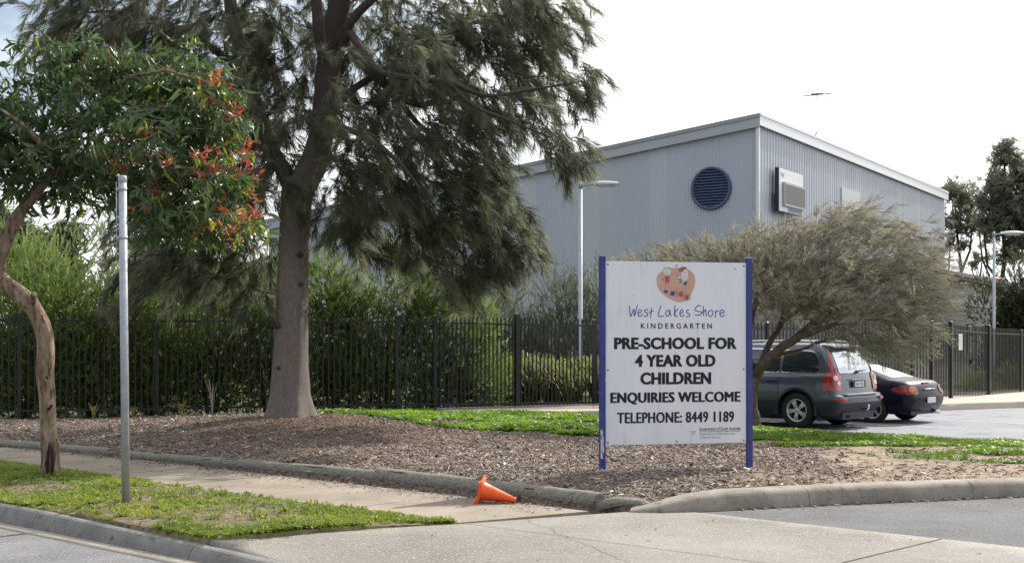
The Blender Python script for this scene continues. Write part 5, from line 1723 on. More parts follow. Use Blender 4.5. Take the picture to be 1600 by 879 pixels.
# ================================================================== TREES AND SHRUBS
def unit(v):
    v = np.asarray(v, float); return v / (np.linalg.norm(v, axis=-1, keepdims=True) + 1e-9)
def bez(p0, p1, p2, n):
    return [(p0 * (1 - t) ** 2 + p1 * 2 * t * (1 - t) + p2 * t * t) for t in [i / n for i in range(n + 1)]]

# ---------------- big she-oak
T0 = P(455, 22.4, z=.22)
oak = thing('she_oak_tree', 'big she-oak tree with grey flared trunk and dark drooping needle foliage', 'tree', T0)
def TP(px, py, dd=0.0):
    return P(px, 22.4 + dd, py=py)
tk_ = [(452, 670, 56), (452, 656, 44), (452, 640, 37), (452, 615, 31), (453, 570, 27.5), (455, 500, 25.5), (457, 430, 24), (459, 370, 23), (461, 330, 23.5), (464, 300, 25), (468, 278, 25)]
tr = MB()
pts = [TP(a, b_) for a, b_, _ in tk_]; rr = [c * 22.4 / 2000 for _, _, c in tk_]
# flared, lobed foot
n = 40; V = []
dense = []; dr_ = []
for i in range(len(pts) - 1):
    m = 5
    for j in range(m):
        f = j / m; dense.append(pts[i].lerp(pts[i + 1], f)); dr_.append(rr[i] * (1 - f) + rr[i + 1] * f)
dense.append(pts[-1]); dr_.append(rr[-1])
for p, r_ in zip(dense, dr_):
    fl = max(0.0, (r_ - .30) / .25)
    for k in range(n):
        a = 2 * math.pi * k / n
        q = r_ * (1 + (.03 + .13 * min(1, fl)) * math.sin(5 * a + .8) + .035 * mnoise.noise(Vector((math.cos(a) * 3, math.sin(a) * 3, p.z * 1.5))) + .012 * mnoise.noise(Vector((math.cos(a) * 16, math.sin(a) * 16, p.z * 3))))
        V.append((p.x + q * math.cos(a), p.y + q * math.sin(a), p.z))
tr.add(V, [(i * n + k, i * n + (k + 1) % n, (i + 1) * n + (k + 1) % n, (i + 1) * n + k) for i in range(len(dense) - 1) for k in range(n)], smooth=True)
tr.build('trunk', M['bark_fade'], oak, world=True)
# stub rings of old branch scars
for px_, py_, s_ in ((437, 508, .05), (472, 400, .04), (440, 574, .035), (474, 445, .03)):
    sc_ = MB(); c = TP(px_, py_); sc_.lathe([(.001, -.30), (s_, -.29), (s_ * 1.3, -.26), (s_ * 1.4, -.2)], 10, axis='y', c=(c.x, c.y, c.z)); sc_.build('branch_scar', M['bark_dark'], oak, world=True)
limbs = [
    [(462, 318, 0, 21), (472, 292, 0, 22.5), (488, 258, 0, 22), (500, 220, -.1, 20), (508, 160, -.2, 19), (514, 100, -.2, 19), (524, 40, -.2, 18), (536, -30, -.1, 16), (548, -130, 0, 12), (560, -230, 0, 6)],
    [(462, 322, 0, 17), (455, 292, .15, 15), (442, 264, .3, 13.5), (425, 235, .5, 12.5), (408, 190, .7, 12), (392, 140, .8, 11.5), (376, 80, 1, 11), (362, 20, 1.1, 11), (352, -60, 1.2, 9), (340, -150, 1.2, 5)],
    [(512, 110, -.2, 11), (500, 60, -.6, 10), (496, 20, -.8, 9), (490, -50, -1, 7)],
    [(508, 150, -.2, 9), (545, 90, .6, 8), (570, 105, 1.0, 7), (610, 140, 1.4, 6), (660, 165, 1.6, 5), (720, 130, 1.8, 4), (760, 90, 2, 2.5)],
    [(506, 170, -.2, 8), (540, 60, -.4, 7), (560, 70, -.8, 6), (590, 110, -1.2, 5), (640, 122, -1.5, 4.5), (700, 128, -1.6, 4), (760, 150, -1.7, 3), (830, 140, -1.7, 2), (905, 128, -1.7, 1)],
    [(500, 215, 0, 8), (540, 150, .3, 6), (600, 110, .8, 5), (680, 60, 1.2, 4), (760, 30, 1.5, 3), (840, 20, 1.6, 1.5)],
    [(516, 80, -.2, 9), (560, 20, -.6, 7), (620, -30, -1, 5), (700, -60, -1.2, 4), (800, -50, -1.3, 2)],
    [(408, 195, .6, 8), (370, 160, 0, 6), (320, 130, -.6, 5), (260, 110, -1, 4), (190, 80, -1.2, 3), (110, 50, -1.3, 1.5)],
    [(392, 140, .8, 7), (350, 90, .8, 6), (290, 50, 1.0, 5), (210, 20, 1.2, 3), (130, 20, 1.2, 1.5)],
    [(500, 220, -.1, 7), (530, 200, -1, 5), (570, 215, -1.6, 4), (620, 250, -1.9, 3), (660, 300, -2, 1.5)],
    [(425, 235, .4, 7), (390, 230, 0, 5), (340, 240, -.5, 4), (290, 270, -.8, 2)],
    [(610, 140, 1.4, 5), (650, 190, .8, 4), (700, 240, .4, 3), (740, 320, .2, 1.5)],
    [(700, 128, -1.6, 4), (740, 165, -1.8, 3), (800, 190, -1.9, 2.2), (860, 215, -1.9, 1.2)],
]
lm = MB()
for L_ in limbs:
    p = resample3 = [TP(a, b_, d_) for a, b_, d_, _ in L_]
    rr_ = [r_ * (22.4 + L_[0][2]) / 2000 for *_, r_ in L_]
    # smooth
    sp = []; sr = []
    for i in range(len(p) - 1):
        p0 = p[max(0, i - 1)]; p1 = p[i]; p2 = p[i + 1]; p3 = p[min(len(p) - 1, i + 2)]
        for k in range(4):
            t = k / 4
            sp.append(.5 * ((2 * p1) + (-p0 + p2) * t + (2 * p0 - 5 * p1 + 4 * p2 - p3) * t * t + (-p0 + 3 * p1 - 3 * p2 + p3) * t ** 3)); sr.append(rr_[i] * (1 - t) + rr_[i + 1] * t)
    sp.append(p[-1]); sr.append(rr_[-1])
    b = MB(); b.tube(sp, sr, n=12, lump=.08)
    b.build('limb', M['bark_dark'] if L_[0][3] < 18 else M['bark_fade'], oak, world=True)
# clumps: px, py, rx, ry (pixels), depth offset, weight, droop
CL = [
 # right mass
 (600, 60, 90, 60, 1.0, 1.0), (700, 30, 90, 50, .5, 1.1), (790, 20, 80, 45, 0, 1.0), (865, 8, 45, 22, .2, .7),
 (760, 90, 80, 45, .8, 1.0), (840, 70, 55, 40, .5, .7), (690, 120, 70, 40, 1.2, .8), (620, 170, 60, 40, .8, .7),
 (860, 130, 50, 28, -.6, .45), (905, 112, 40, 12, -1, .25), (800, 175, 55, 30, -1.2, .55), (855, 215, 45, 28, -1.6, .5), (868, 245, 22, 12, -1.6, .18),
 (720, 180, 60, 40, -.4, .8), (660, 220, 55, 45, -.8, 1.0), (600, 240, 60, 50, -1.2, 1.1), (560, 290, 50, 50, -1.2, 1.0), (545, 190, 40, 40, .8, .5),
 (690, 290, 55, 50, -.4, 1.1), (740, 260, 45, 40, -.2, .8), (640, 330, 60, 45, -.2, .9), (700, 360, 60, 50, -.2, 1.1), (755, 330, 45, 45, -.6, .9), (775, 385, 34, 32, -.6, .6),
 (720, 420, 55, 30, -.2, .7), (590, 350, 50, 40, .4, .7), (530, 345, 35, 45, .3, .7), (510, 260, 22, 50, .9, .5), (650, 400, 40, 30, .2, .4), (560, 395, 40, 22, .4, .3),
 # top middle
 (440, 60, 50, 50, 1.2, .7), (460, 150, 40, 60, 1.4, .5), (440, 200, 40, 40, 1.2, .55), (420, 130, 50, 40, 1.0, .8), (470, 190, 26, 34, -1.4, .45), (545, 30, 50, 40, 1.4, .6),
 # left mass
 (350, 40, 70, 50, .2, 1.1), (270, 40, 80, 50, .4, 1.2), (190, 40, 80, 45, .5, 1.2), (110, 35, 55, 38, .6, .9), (330, 130, 70, 50, 1.5, 1.0), (240, 120, 80, 50, 1.5, 1.0), (140, 100, 60, 40, 1.6, .6),
 (390, 210, 40, 60, .2, .8), (370, 300, 50, 60, .5, 1.1), (330, 370, 60, 50, .3, 1.2), (270, 405, 65, 36, .2, .8), (380, 390, 45, 45, .3, .9), (300, 280, 80, 70, 1.8, 1.0), (240, 340, 60, 50, 1.4, .8), (225, 400, 40, 35, .2, .5),
 (350, 440, 60, 25, 0, .4), (405, 330, 22, 60, -.3, .7),
 (500, 130, 30, 60, -1.6, .3), (560, 110, 40, 45, .9, .45), (560, 160, 40, 40, 1.4, .5), (600, 120, 40, 40, 1.8, .5), (425, 250, 26, 36, -.8, .8), (436, 290, 20, 24, -.7, .5), (540, 240, 30, 40, -.3, .8), (530, 300, 26, 50, -.4, .8), (520, 60, 30, 50, .9, .6), (650, 90, 60, 40, -1.4, .6), (640, 130, 60, 50, 1.5, .5), (450, 260, 18, 40, .9, .8), (430, 60, 40, 50, 1.6, .9), (480, 110, 24, 60, 1.8, .8), (800, 130, 50, 30, .2, .35), (750, 200, 40, 24, .3, .25), (785, 350, 30, 36, -.4, .5), (750, 410, 36, 28, -.4, .7), (690, 445, 40, 24, -.2, .7), (810, 395, 14, 20, -.5, .25), (600, 400, 30, 16, .2, .4), (400, 160, 30, 50, -.8, .35), (420, 420, 20, 34, .9, .5), (395, 455, 20, 22, .2, .5), (260, 440, 50, 18, .3, .3), (330, 410, 50, 30, .8, .9),
 # above the picture
 (300, -60, 130, 60, .5, 1.0), (450, -70, 110, 60, .5, 1.0), (600, -70, 120, 60, .5, 1.0), (740, -60, 110, 50, .5, .8), (380, -170, 130, 60, .5, .8), (560, -170, 140, 60, .5, .8), (470, -260, 130, 55, .3, .6), (150, -40, 90, 50, .6, .8),
]
rr2 = random.Random(5)
sp = []
for i in range(15):     # a tassel of needles hanging along its own axis
    a = rr2.uniform(0, 6.283); dv_ = Vector((math.cos(a), math.sin(a), 0)); spd = rr2.uniform(.05, .34); ln = rr2.uniform(.55, 1.0); st_ = rr2.uniform(0, .35)
    wd = Vector((-dv_.y, dv_.x, 0)) if i % 2 else Vector((dv_.x, dv_.y, .2))
    sp.append(([dv_ * .01 + Vector((0, 0, st_)), dv_ * spd * .6 + Vector((0, 0, st_ + ln * .45)), dv_ * spd * .95 + Vector((0, 0, st_ + ln * .9))], [.0125, .0110, .003], wd))
nv_, nq_ = ribbons(sp)
pos = []; dirs = []; scl = []; tint = []; twl = []; conep = []
for (px, py, rx, ry, dd, wt) in CL:
    k = 22.4 / 2000
    c = TP(px, py, dd); RX_, RZ_ = rx * k, ry * k
    ntw = int(26 * wt * (rx * ry) / 3000 + 4)
    if py < -20: ntw = int(ntw * .45)
    for _ in range(ntw):
        o = Vector((random.gauss(0, .42) * RX_, random.gauss(0, .5) * (RX_ * .7 + .25), random.gauss(.12, .50) * RZ_))
        s0 = c + o
        outw = Vector((o.x + (c.x - T0.x) * .22, o.y, 0)); 
        if outw.length < .01: outw = Vector((1, 0, 0))
        outw.normalize()
        L_ = random.uniform(.45, 1.0) * min(1.1, .45 + .6 * RX_)
        up0 = random.uniform(-.35, .45)
        p = s0; dcur = (outw + Vector((random.gauss(0, .45), random.gauss(0, .45), up0))).normalized()
        tw = [p.copy()]; seg = 6; tb = random.random()
        for j in range(seg):
            dcur = (dcur + Vector((0, 0, -.20))).normalized(); p = p + dcur * L_ / seg; tw.append(p.copy())
            for h_ in range(2):
                pos.append(tuple(p + Vector((random.gauss(0, .025),) * 3))); q = dcur * .8 + Vector((random.gauss(0, .38), random.gauss(0, .38), random.gauss(-.32, .28)))
                dirs.append(tuple(q)); scl.append(random.uniform(.22, .44)); tint.append(min(.9, max(0, tb * .55 + random.uniform(0, .35) + (.25 if random.random() < .04 else 0))))
        twl.append(tw)
        if random.random() < (.5 if px > 560 else .2):
            for h_ in range(random.randint(2, 6)): conep.append(tw[random.randint(1, seg)] + Vector((random.gauss(0, .05), random.gauss(0, .05), random.gauss(-.04, .04))))
print('tassels', len(pos))
fo = scatter('foliage', nv_, nq_, pos, dirs, scl, M['n_oak'], tint, oak, origin=T0); fo['kind'] = 'stuff'
b = MB()
for tw in twl: b.tube([tw[0], tw[2], tw[4], tw[6]], [.010, .007, .005, .002], n=3, caps=False)
tg = b.build('twigs', M['bark_dark'], oak, world=True); tg['kind'] = 'stuff'
cvt = MB(); cvt.lathe([(.001, -.5), (.4, -.3), (.5, 0), (.4, .3), (.001, .5)], 6)
cqv = np.array(cvt.v); cqq = np.array(cvt.f)
cn = scatter('cones', cqv, cqq, [tuple(p) for p in conep], [(random.gauss(0, 1), random.gauss(0, 1), random.gauss(0, 1)) for _ in conep], [random.uniform(.025, .042) for _ in conep], M['cones'], R.uniform(0, 1, len(conep)), oak, origin=T0); cn['kind'] = 'stuff'

# ---------------- small gum tree at left
D_ = 15.2
g0_ = P(78, D_, z=.0)
gum = thing('gum_tree', 'small gum tree with crooked trunk and red new leaves on the grass verge', 'tree', g0_)
def GP(px, py, dd=0.0): return P(px, D_ + dd, py=py)
tp = [(76, 752, 18), (77, 740, 16), (78, 720, 14), (77, 690, 13.5), (75, 650, 12.5), (72, 610, 12), (70, 585, 13), (71, 560, 13.5), (70, 535, 13), (64, 508, 13), (50, 480, 13), (35, 462, 13), (15, 447, 12), (0, 430, 11), (-3, 410, 11), (4, 385, 11), (16, 358, 10), (32, 332, 9), (48, 312, 8.5), (64, 290, 8), (90, 262, 7), (120, 230, 6)]
b = MB(); pts = []; rr = []
q = [GP(a, c) for a, c, _ in tp]; qr = [r_ * D_ / 2000 for *_, r_ in tp]
for i in range(len(q) - 1):
    p0 = q[max(0, i - 1)]; p1 = q[i]; p2 = q[i + 1]; p3 = q[min(len(q) - 1, i + 2)]
    for k in range(5):
        t = k / 5
        pts.append(.5 * ((2 * p1) + (-p0 + p2) * t + (2 * p0 - 5 * p1 + 4 * p2 - p3) * t * t + (-p0 + 3 * p1 - 3 * p2 + p3) * t ** 3)); rr.append((qr[i] * (1 - t) + qr[i + 1] * t) * (1 + .06 * mnoise.noise(Vector((0, i + t, 3)))))
b.tube(pts, rr, n=22, lump=.22)
b.build('trunk', M['bark_gum'], gum, world=True)
b = MB()
for dx in (-2.5, 3.5):
    b = MB(); b.tube([GP(78 + dx, 744, -.118), GP(77 + dx * 1.5, 725, -.115), GP(78 + dx * .9, 705, -.106), GP(78 + dx * .5, 690, -.098)], [.014, .022, .016, .004], n=7); b.build('bark_split', M['scar'], gum, world=True)
b = MB(); b.tube([GP(75, 640, -.093), GP(82, 632, -.09)], [.02, .012], n=6); b.build('bark_knot', M['scar'], gum, world=True); b = MB(); b.tube([GP(62, 562, -.09), GP(74, 592, -.088)], [.006, .010], n=6)
b.build('bark_split', M['scar'], gum, world=True)
b = MB(); b.tube([GP(50, 470, -.08), GP(54, 458, -.16)], [.05, .03], n=10); b.build('burl', M['bark_gum'], gum, world=True); b = MB(); b.tube([GP(82, 690, -.03), GP(90, 684, -.02), GP(91, 720, 0), GP(88, 748, 0)], [.012, .02, .022, .03], n=8); b.build('burl', M['bark_gum'], gum, world=True)
GL = [[(60, 295, 0, 7), (100, 235, .2, 5), (150, 180, .4, 4), (210, 150, .6, 3), (290, 140, .7, 2)], [(80, 270, 0, 6), (150, 240, -.4, 5), (220, 240, -.7, 4), (290, 270, -.8, 3), (360, 300, -.9, 1.5)],
      [(40, 322, 0, 6), (10, 280, .1, 5), (-30, 230, 0, 4), (-70, 200, 0, 2)], [(110, 240, .1, 5), (110, 170, .5, 4), (100, 120, .6, 3), (120, 80, .7, 1.5)], [(150, 180, .4, 4), (200, 120, 0, 3), (260, 110, -.3, 2), (330, 130, -.5, 1.5)],
      [(90, 262, 0, 5), (60, 220, -.6, 4), (30, 190, -.8, 2.5), (0, 170, -.9, 1.5)], [(220, 240, -.7, 4), (250, 300, -.9, 3), (290, 340, -1, 1.5)], [(100, 260, 0, 5), (160, 290, .3, 3.5), (220, 330, .3, 2)]]
for L_ in GL:
    b = MB(); pp_ = [GP(a, c, d_) for a, c, d_, _ in L_]; b.tube(pp_, [r_ * D_ / 2000 for *_, r_ in L_], n=8, lump=.1); b.build('branch', M['bark_gum'], gum, world=True)
def sickle(ln=1.0, wd=.125, cv=.16, fold=.03):
    V = []; Q = []
    for i, f in enumerate((0, .12, .38, .68, 1.0)):
        c = cv * math.sin(f * math.pi * .9); w_ = wd * (.12, .7, 1.0, .72, .03)[i]
        V += [(c - w_, 0 + fold, f * ln), (c, -fold * .6, f * ln), (c + w_, fold, f * ln)]
    for i in range(4):
        k = i * 3; Q += [(k, k + 1, k + 4, k + 3), (k + 1, k + 2, k + 5, k + 4)]
    return np.array(V), np.array(Q)
sv_, sq_ = sickle()
GCL = [ # px,py,rx,ry,dd,n, red share
 (120, 95, 60, 35, .7, 180, .03), (200, 110, 70, 40, .5, 260, .01), (290, 120, 60, 40, .2, 240, .01), (345, 145, 38, 35, 0, 150, .12), (80, 140, 40, 50, .6, 150, .03),
 (150, 170, 70, 45, .3, 280, 0), (240, 180, 70, 45, 0, 300, 0), (320, 200, 50, 45, -.3, 230, .03), (360, 185, 22, 40, -.4, 90, .28), (30, 190, 55, 50, .2, 220, 0), (-40, 200, 60, 60, 0, 230, 0),
 (60, 240, 60, 40, 0, 220, 0), (0, 260, 50, 35, .1, 140, 0), (130, 240, 60, 45, -.3, 240, 0), (200, 235, 45, 35, -.8, 150, .10), (270, 260, 55, 45, -.6, 240, .02), (330, 275, 45, 40, -.8, 180, .14),
 (365, 270, 20, 24, -.9, 55, .35), (290, 320, 60, 40, -.7, 230, .06), (350, 335, 40, 35, -.9, 150, .2), (392, 345, 18, 24, -1, 60, .42), (240, 310, 55, 40, -.1, 190, 0), (180, 290, 50, 35, .2, 150, 0),
 (110, 295, 50, 26, .2, 110, 0), (300, 360, 50, 22, -.6, 90, .03), (70, 80, 30, 28, .8, 60, .06), (-10, 140, 40, 35, .4, 90, 0), (250, 350, 40, 20, -.3, 70, 0), (45, 300, 40, 22, .1, 60, 0)]
gl = []; red = []; tws = []
for px, py, rx, ry, dd, n, rs in GCL:
    k = D_ / 2000; n = int(n * 2.3)
    for _ in range(max(1, n // 11)):
        gs = lambda s_: max(-1.15, min(1.15, random.gauss(0, s_)))
        c = GP(px, py, dd) + Vector((gs(.48) * rx * k, gs(.36), gs(.48) * ry * k))
        dr = Vector((random.gauss(.1, .6), random.gauss(-.2, .6), random.gauss(.1, .35))).normalized()
        isr = random.random() < rs * 1.5
        tws.append((c - dr * .14, c + dr * .14, c + dr * .22))
        tb = random.random()
        for h_ in range(11):
            f = h_ / 11; p = c + dr * (-.14 + .36 * f) + Vector((random.gauss(0, .02),) * 3)
            if isr and f > .15:
                d2 = dr * .6 + Vector((random.gauss(0, .6), random.gauss(0, .6), random.gauss(.15, .6))); red.append((p, d2, random.uniform(.08, .15), random.random()))
            else:
                d2 = dr * .45 + Vector((random.gauss(0, .5), random.gauss(0, .5), random.gauss(-.75, .42))); t_ = tb * .5 + random.uniform(0, .35)
                if isr or random.random() < .02 + .05 * (px > 250): t_ = .95
                gl.append((p, d2, random.uniform(.09, .215), t_))
# the nearest 300 leaves are pieces of their own
def fan(seq, name, mat, k300):
    seq.sort(key=lambda q_: (q_[0].y, q_[0].x))
    near, rest = seq[:k300], seq[k300:]
    for (p, d2, s_, t_) in near:
        me = LEAFM[(mat, min(5, int(t_ * 5.99)))]
        rt0 = Vector((0, 0, 1)).rotation_difference(d2.normalized()) @ Matrix.Rotation(random.uniform(0, 6.28), 3, 'Z').to_quaternion()
        o = inst(name, me, p - gum.location, parent=gum, rot=rt0.to_euler(), scale=(s_, s_, s_))
    o = scatter('foliage' if mat == 'l_gum' else 'red_foliage', sv_, sq_, [tuple(q_[0]) for q_ in rest], [tuple(q_[1]) for q_ in rest], [q_[2] for q_ in rest], M[mat], [q_[3] for q_ in rest], gum, origin=gum.location); o['kind'] = 'stuff'
LEAFM = {}
for mt in ('l_gum', 'l_red'):
    for k in range(6):
        me = bpy.data.meshes.new('leaf'); me.from_pydata([tuple(v) for v in sv_], [], [tuple(int(i) for i in q_) for q_ in sq_]); me.materials.append(M[mt])
        a = me.attributes.new('tint', 'FLOAT', 'POINT'); a.data.foreach_set('value', np.full(len(sv_), (k + .5) / 6, np.float32)); me.update(); LEAFM[(mt, k)] = me
fan(gl, 'leaf', 'l_gum', 180)
fan(red, 'red_leaf', 'l_red', 110)
b = MB()
for a_, c_, e_ in tws: b.tube([a_, c_, e_], [.005, .004, .002], n=3, caps=False)
o = b.build('twigs', M['bark_gum'], gum, world=True); o['kind'] = 'stuff'
print('gum leaves', len(gl), len(red))

# ---------------- hedge shrubs behind the left fence
def sprig(n, leaf, wd, spread, seed, stem=1.0, droop=0):
    rr = random.Random(seed); sp = []
    for i in range(n):
        f = (i + .5) / n; a = i * 2.4; d = Vector((math.cos(a), math.sin(a), 0))
        l = leaf * (1 - .45 * f); p = Vector((0, 0, f * stem)); e = p + d * l * spread + Vector((0, 0, l * (.75 + .3 * f)))
        w_ = Vector((-d.y, d.x, 0)); sp.append(([p, e], [wd, wd * .35], w_))
    return ribbons(sp)
hv_, hq_ = sprig(24, .24, .040, .75, 4)
def shrub(name, label, c, rx, ry, h, n, tmpl, mat, s0, s1, cat='shrub', up=.55, group=None, fname='foliage', low=.05, stems=5, tb=(0, .84), top=1.0, shell_=.55):
    """uneven shrub: sprigs over several lobes and through the inside, all pointing out and up"""
    c = Vector(c); root = thing(name, label, cat, c, group=group)
    lobes = []
    for i in range(12):
        a = random.uniform(0, 6.28); f = random.uniform(.15, .75)
        lobes.append((Vector((math.cos(a) * rx * f, math.sin(a) * ry * f, h * random.uniform(.2, .82) * (1 - .15 * f))), random.uniform(.35, .6), random.random()))
    for i in range(4):
        a = 1.57 * i + .5; lobes.append((Vector((math.cos(a) * rx * .6, math.sin(a) * ry * .6, h * .10)), .5, .1))
    lobes.append((Vector((0, 0, h * .8)), .45, .5)); lobes.append((Vector((0, 0, h * .3)), .7, .2))
    pos = []; dirs = []; ti = []; k = 0
    while len(pos) < n and k < n * 6:
        k += 1
        lc, lr, lt_ = random.choice(lobes)
        d = Vector((random.gauss(0, 1), random.gauss(0, 1), random.gauss(0, 1))).normalized()
        f = 1 - abs(random.gauss(0, .22)) if random.random() < shell_ else random.uniform(.2, 1)
        p = lc + Vector((d.x * rx * lr * f, d.y * ry * lr * f, d.z * h * lr * .62 * f))
        if p.z < low or p.z > h * 1.12: continue
        pos.append(tuple(p + c)); q = d * .8 + Vector((random.gauss(0, .25), random.gauss(0, .25), up + random.gauss(0, .25))); dirs.append(tuple(q))
        ti.append(min(tb[1], max(tb[0], lt_ * .35 + random.uniform(0, .3) + .30 * f * f * (p.z / h))) if random.random() > .03 else 1.0)  # outer, upper sprigs tinted lighter, inner ones darker: light and shade put into leaf colour
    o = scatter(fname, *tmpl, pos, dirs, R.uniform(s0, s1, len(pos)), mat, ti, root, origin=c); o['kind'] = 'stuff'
    for i in range(stems):
        a = 6.28 * i / stems; b = MB(); e = Vector((math.cos(a) * rx * .5, math.sin(a) * ry * .5, h * .7))
        b.tube([Vector((math.cos(a) * .08, math.sin(a) * .08, -.05)), e * .45 + Vector((0, 0, h * .08)), e], [.035, .025, .01], n=6, lump=.15); b.build('stem', M['twig'], root)
    return root
def hedge(px, D, pytop, rx, n, label, mat='l_hedge', s=(.15, .28), ry=.9, nm='hedge_shrub'):
    c = P(px, D, 0); h = EYE + (530 - pytop) * D / 2000
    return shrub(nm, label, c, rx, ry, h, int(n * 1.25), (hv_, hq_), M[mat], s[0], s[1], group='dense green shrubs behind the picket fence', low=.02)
hedge(-60, 26.6, 420, 1.5, 1500, 'hedge shrub cut off by the left edge of the photo')
hedge(40, 27.0, 400, 1.4, 1900, 'hedge shrub behind the crooked gum trunk')
hedge(145, 27.4, 415, 1.4, 1900, 'hedge shrub just left of the steel pole')
hedge(235, 27.7, 430, 1.4, 1900, 'dark hedge shrub just right of the steel pole')
hedge(330, 28.0, 415, 1.5, 2000, 'hedge shrub between the steel pole and the big trunk')
hedge(420, 28.3, 408, 1.3, 1700, 'hedge shrub directly behind the big trunk')
hedge(520, 28.8, 388, 1.4, 2100, 'hedge shrub immediately right of the big trunk')
hedge(600, 29.2, 384, 1.4, 2200, 'tallest sunlit hedge shrub right of the big trunk')
hedge(672, 29.5, 415, 1.2, 1800, 'hedge shrub under the hanging she-oak branches')
hedge(725, 30.2, 440, 1.1, 1500, 'light green hedge shrub at the right end of the hedge', 'l_hedge2')
# taller bright shrubs behind them, lit by the sun
hedge(20, 32, 350, 2.0, 2200, 'tall bright green shrub rising behind the hedge at far left', 'l_hedge2', (.18, .32), 1.2, 'tall_shrub')
hedge(120, 33, 345, 1.8, 2200, 'tall bright shrub with upright tips left of the steel pole', 'l_hedge2', (.18, .32), 1.2, 'tall_shrub')
hedge(190, 33.5, 332, 1.7, 2200, 'tallest bright shrub, right behind the top of the steel pole', 'l_hedge2', (.18, .32), 1.2, 'tall_shrub')
hedge(300, 34, 395, 2.0, 2000, 'tall shrub in the shade below the left she-oak branches', 'l_hedge2', (.18, .32), 1.2, 'tall_shrub')

# grey-green feathery shrubs in front of the gym wall
fv_, fq_ = sprig(16, .34, .020, .55, 8)
for i, (px, D, pyt, rx, n, lb_) in enumerate(((800, 36.5, 437, 1.3, 1700, 'feathery grey-green shrub left of the slim street lamp'), (868, 37, 418, 1.3, 1900, 'feathery grey-green shrub behind the slim street lamp'), (940, 37.5, 424, 1.3, 1700, 'feathery grey-green shrub behind the left sign post'),
                                      (1040, 38, 425, 1.6, 1200, 'feathery grey-green shrub hidden mostly behind the sign board'))):
    c = P(px, D, 0); h = EYE + (530 - pyt) * D / 2000
    shrub('feathery_shrub', lb_, c, rx, 1.0, h, n, (fv_, fq_), M['l_grey'], .22, .42, group='grey-green shrubs in front of the gym wall', up=.9)

# strappy grass clumps
sp = []; rr3 = random.Random(9)
for i in range(60):
    a = rr3.uniform(0, 6.283); d = Vector((math.cos(a), math.sin(a), 0)); out_ = rr3.uniform(.15, .85); hh_ = rr3.uniform(.7, 1.05); w_ = Vector((-d.y, d.x, 0))
    sp.append(([d * .05, d * out_ * .35 + Vector((0, 0, hh_ * .6)), d * out_ * .75 + Vector((0, 0, hh_)), d * out_ * 1.15 + Vector((0, 0, hh_ * (.98 - out_ * .45)))], [.012, .012, .009, .002], w_))
stv, stq = ribbons(sp)
ST = [(738, 31.4, 1.0, 'yellow-green strap grass clump beside the utility box'), (775, 31.8, 1.12, 'strap grass clump between utility box and tall fence post'), (812, 32.2, 1.15, 'strap grass clump behind the tall fence post'), (842, 32.4, 1.2, 'strap grass clump just right of the tall fence post'), (872, 32.8, 1.2, 'darker strap grass clump left of the lamp post base'),
      (900, 33.2, 1.15, 'strap grass clump at the foot of the slim street lamp'), (928, 33.6, 1.2, 'strap grass clump beside the left sign post'), (958, 34, 1.2, 'strap grass clump peeping out behind the sign board')]
for px, D, h, lb_ in ST:
    c = P(px, D, 0); rt0 = thing('strap_grass', lb_, 'grass clump', c, group='strappy grass clumps behind the fence')
    m = 7
    o = scatter('leaves', stv, stq, [(c.x + random.gauss(0, .22), c.y + random.gauss(0, .2), 0) for _ in range(m)], [(random.gauss(0, .12), random.gauss(0, .12), 1) for _ in range(m)], [h * random.uniform(.8, 1.1) for _ in range(m)], M['l_strap'], [random.uniform(.1, .8) for _ in range(m)], rt0, origin=c); o['kind'] = 'stuff'

# ---------------- windswept olive bush over the cars
B0 = P(1180, 22.6, z=.06)
bush = thing('willowy_bush', 'sprawling olive-grey bush with leaning stems between sign and parked cars', 'bush', B0)
def BP(px, py, dd=0.0): return P(px, 22.6 + dd, py=py)
BL = [[(1176, 668, 0, 17), (1174, 640, 0, 14), (1176, 605, 0, 12), (1186, 580, 0, 11), (1210, 552, 0, 9), (1245, 528, 0, 8), (1285, 500, .1, 6), (1330, 455, .3, 4), (1370, 410, .5, 2)],
      [(1180, 590, 0, 9), (1200, 562, -.3, 8), (1235, 535, -.5, 7), (1280, 515, -.7, 5), (1340, 500, -.9, 3), (1400, 500, -1, 1.5)],
      [(1178, 600, 0, 8), (1196, 550, .3, 7), (1220, 505, .6, 6), (1240, 460, .8, 4), (1260, 400, .8, 2)],
      [(1172, 600, 0, 8), (1170, 540, .3, 7), (1176, 490, .5, 6), (1190, 440, .6, 4), (1200, 390, .6, 2)],
      [(1170, 590, 0, 7), (1150, 520, .5, 6), (1110, 470, .8, 5), (1060, 430, .9, 3), (1010, 405, .9, 2)],
      [(1174, 575, 0, 7), (1150, 500, 0, 6), (1130, 450, -.1, 4), (1120, 400, -.1, 2)],
      [(1245, 528, 0, 6), (1300, 480, -.4, 5), (1370, 440, -.6, 4), (1430, 420, -.7, 2)],
      [(1210, 552, 0, 5), (1250, 545, .3, 4), (1300, 528, .6, 3), (1350, 520, .7, 1.5)],
      [(1220, 505, .6, 5), (1280, 455, 1, 4), (1330, 400, 1.1, 3), (1360, 360, 1.1, 1.5)]]
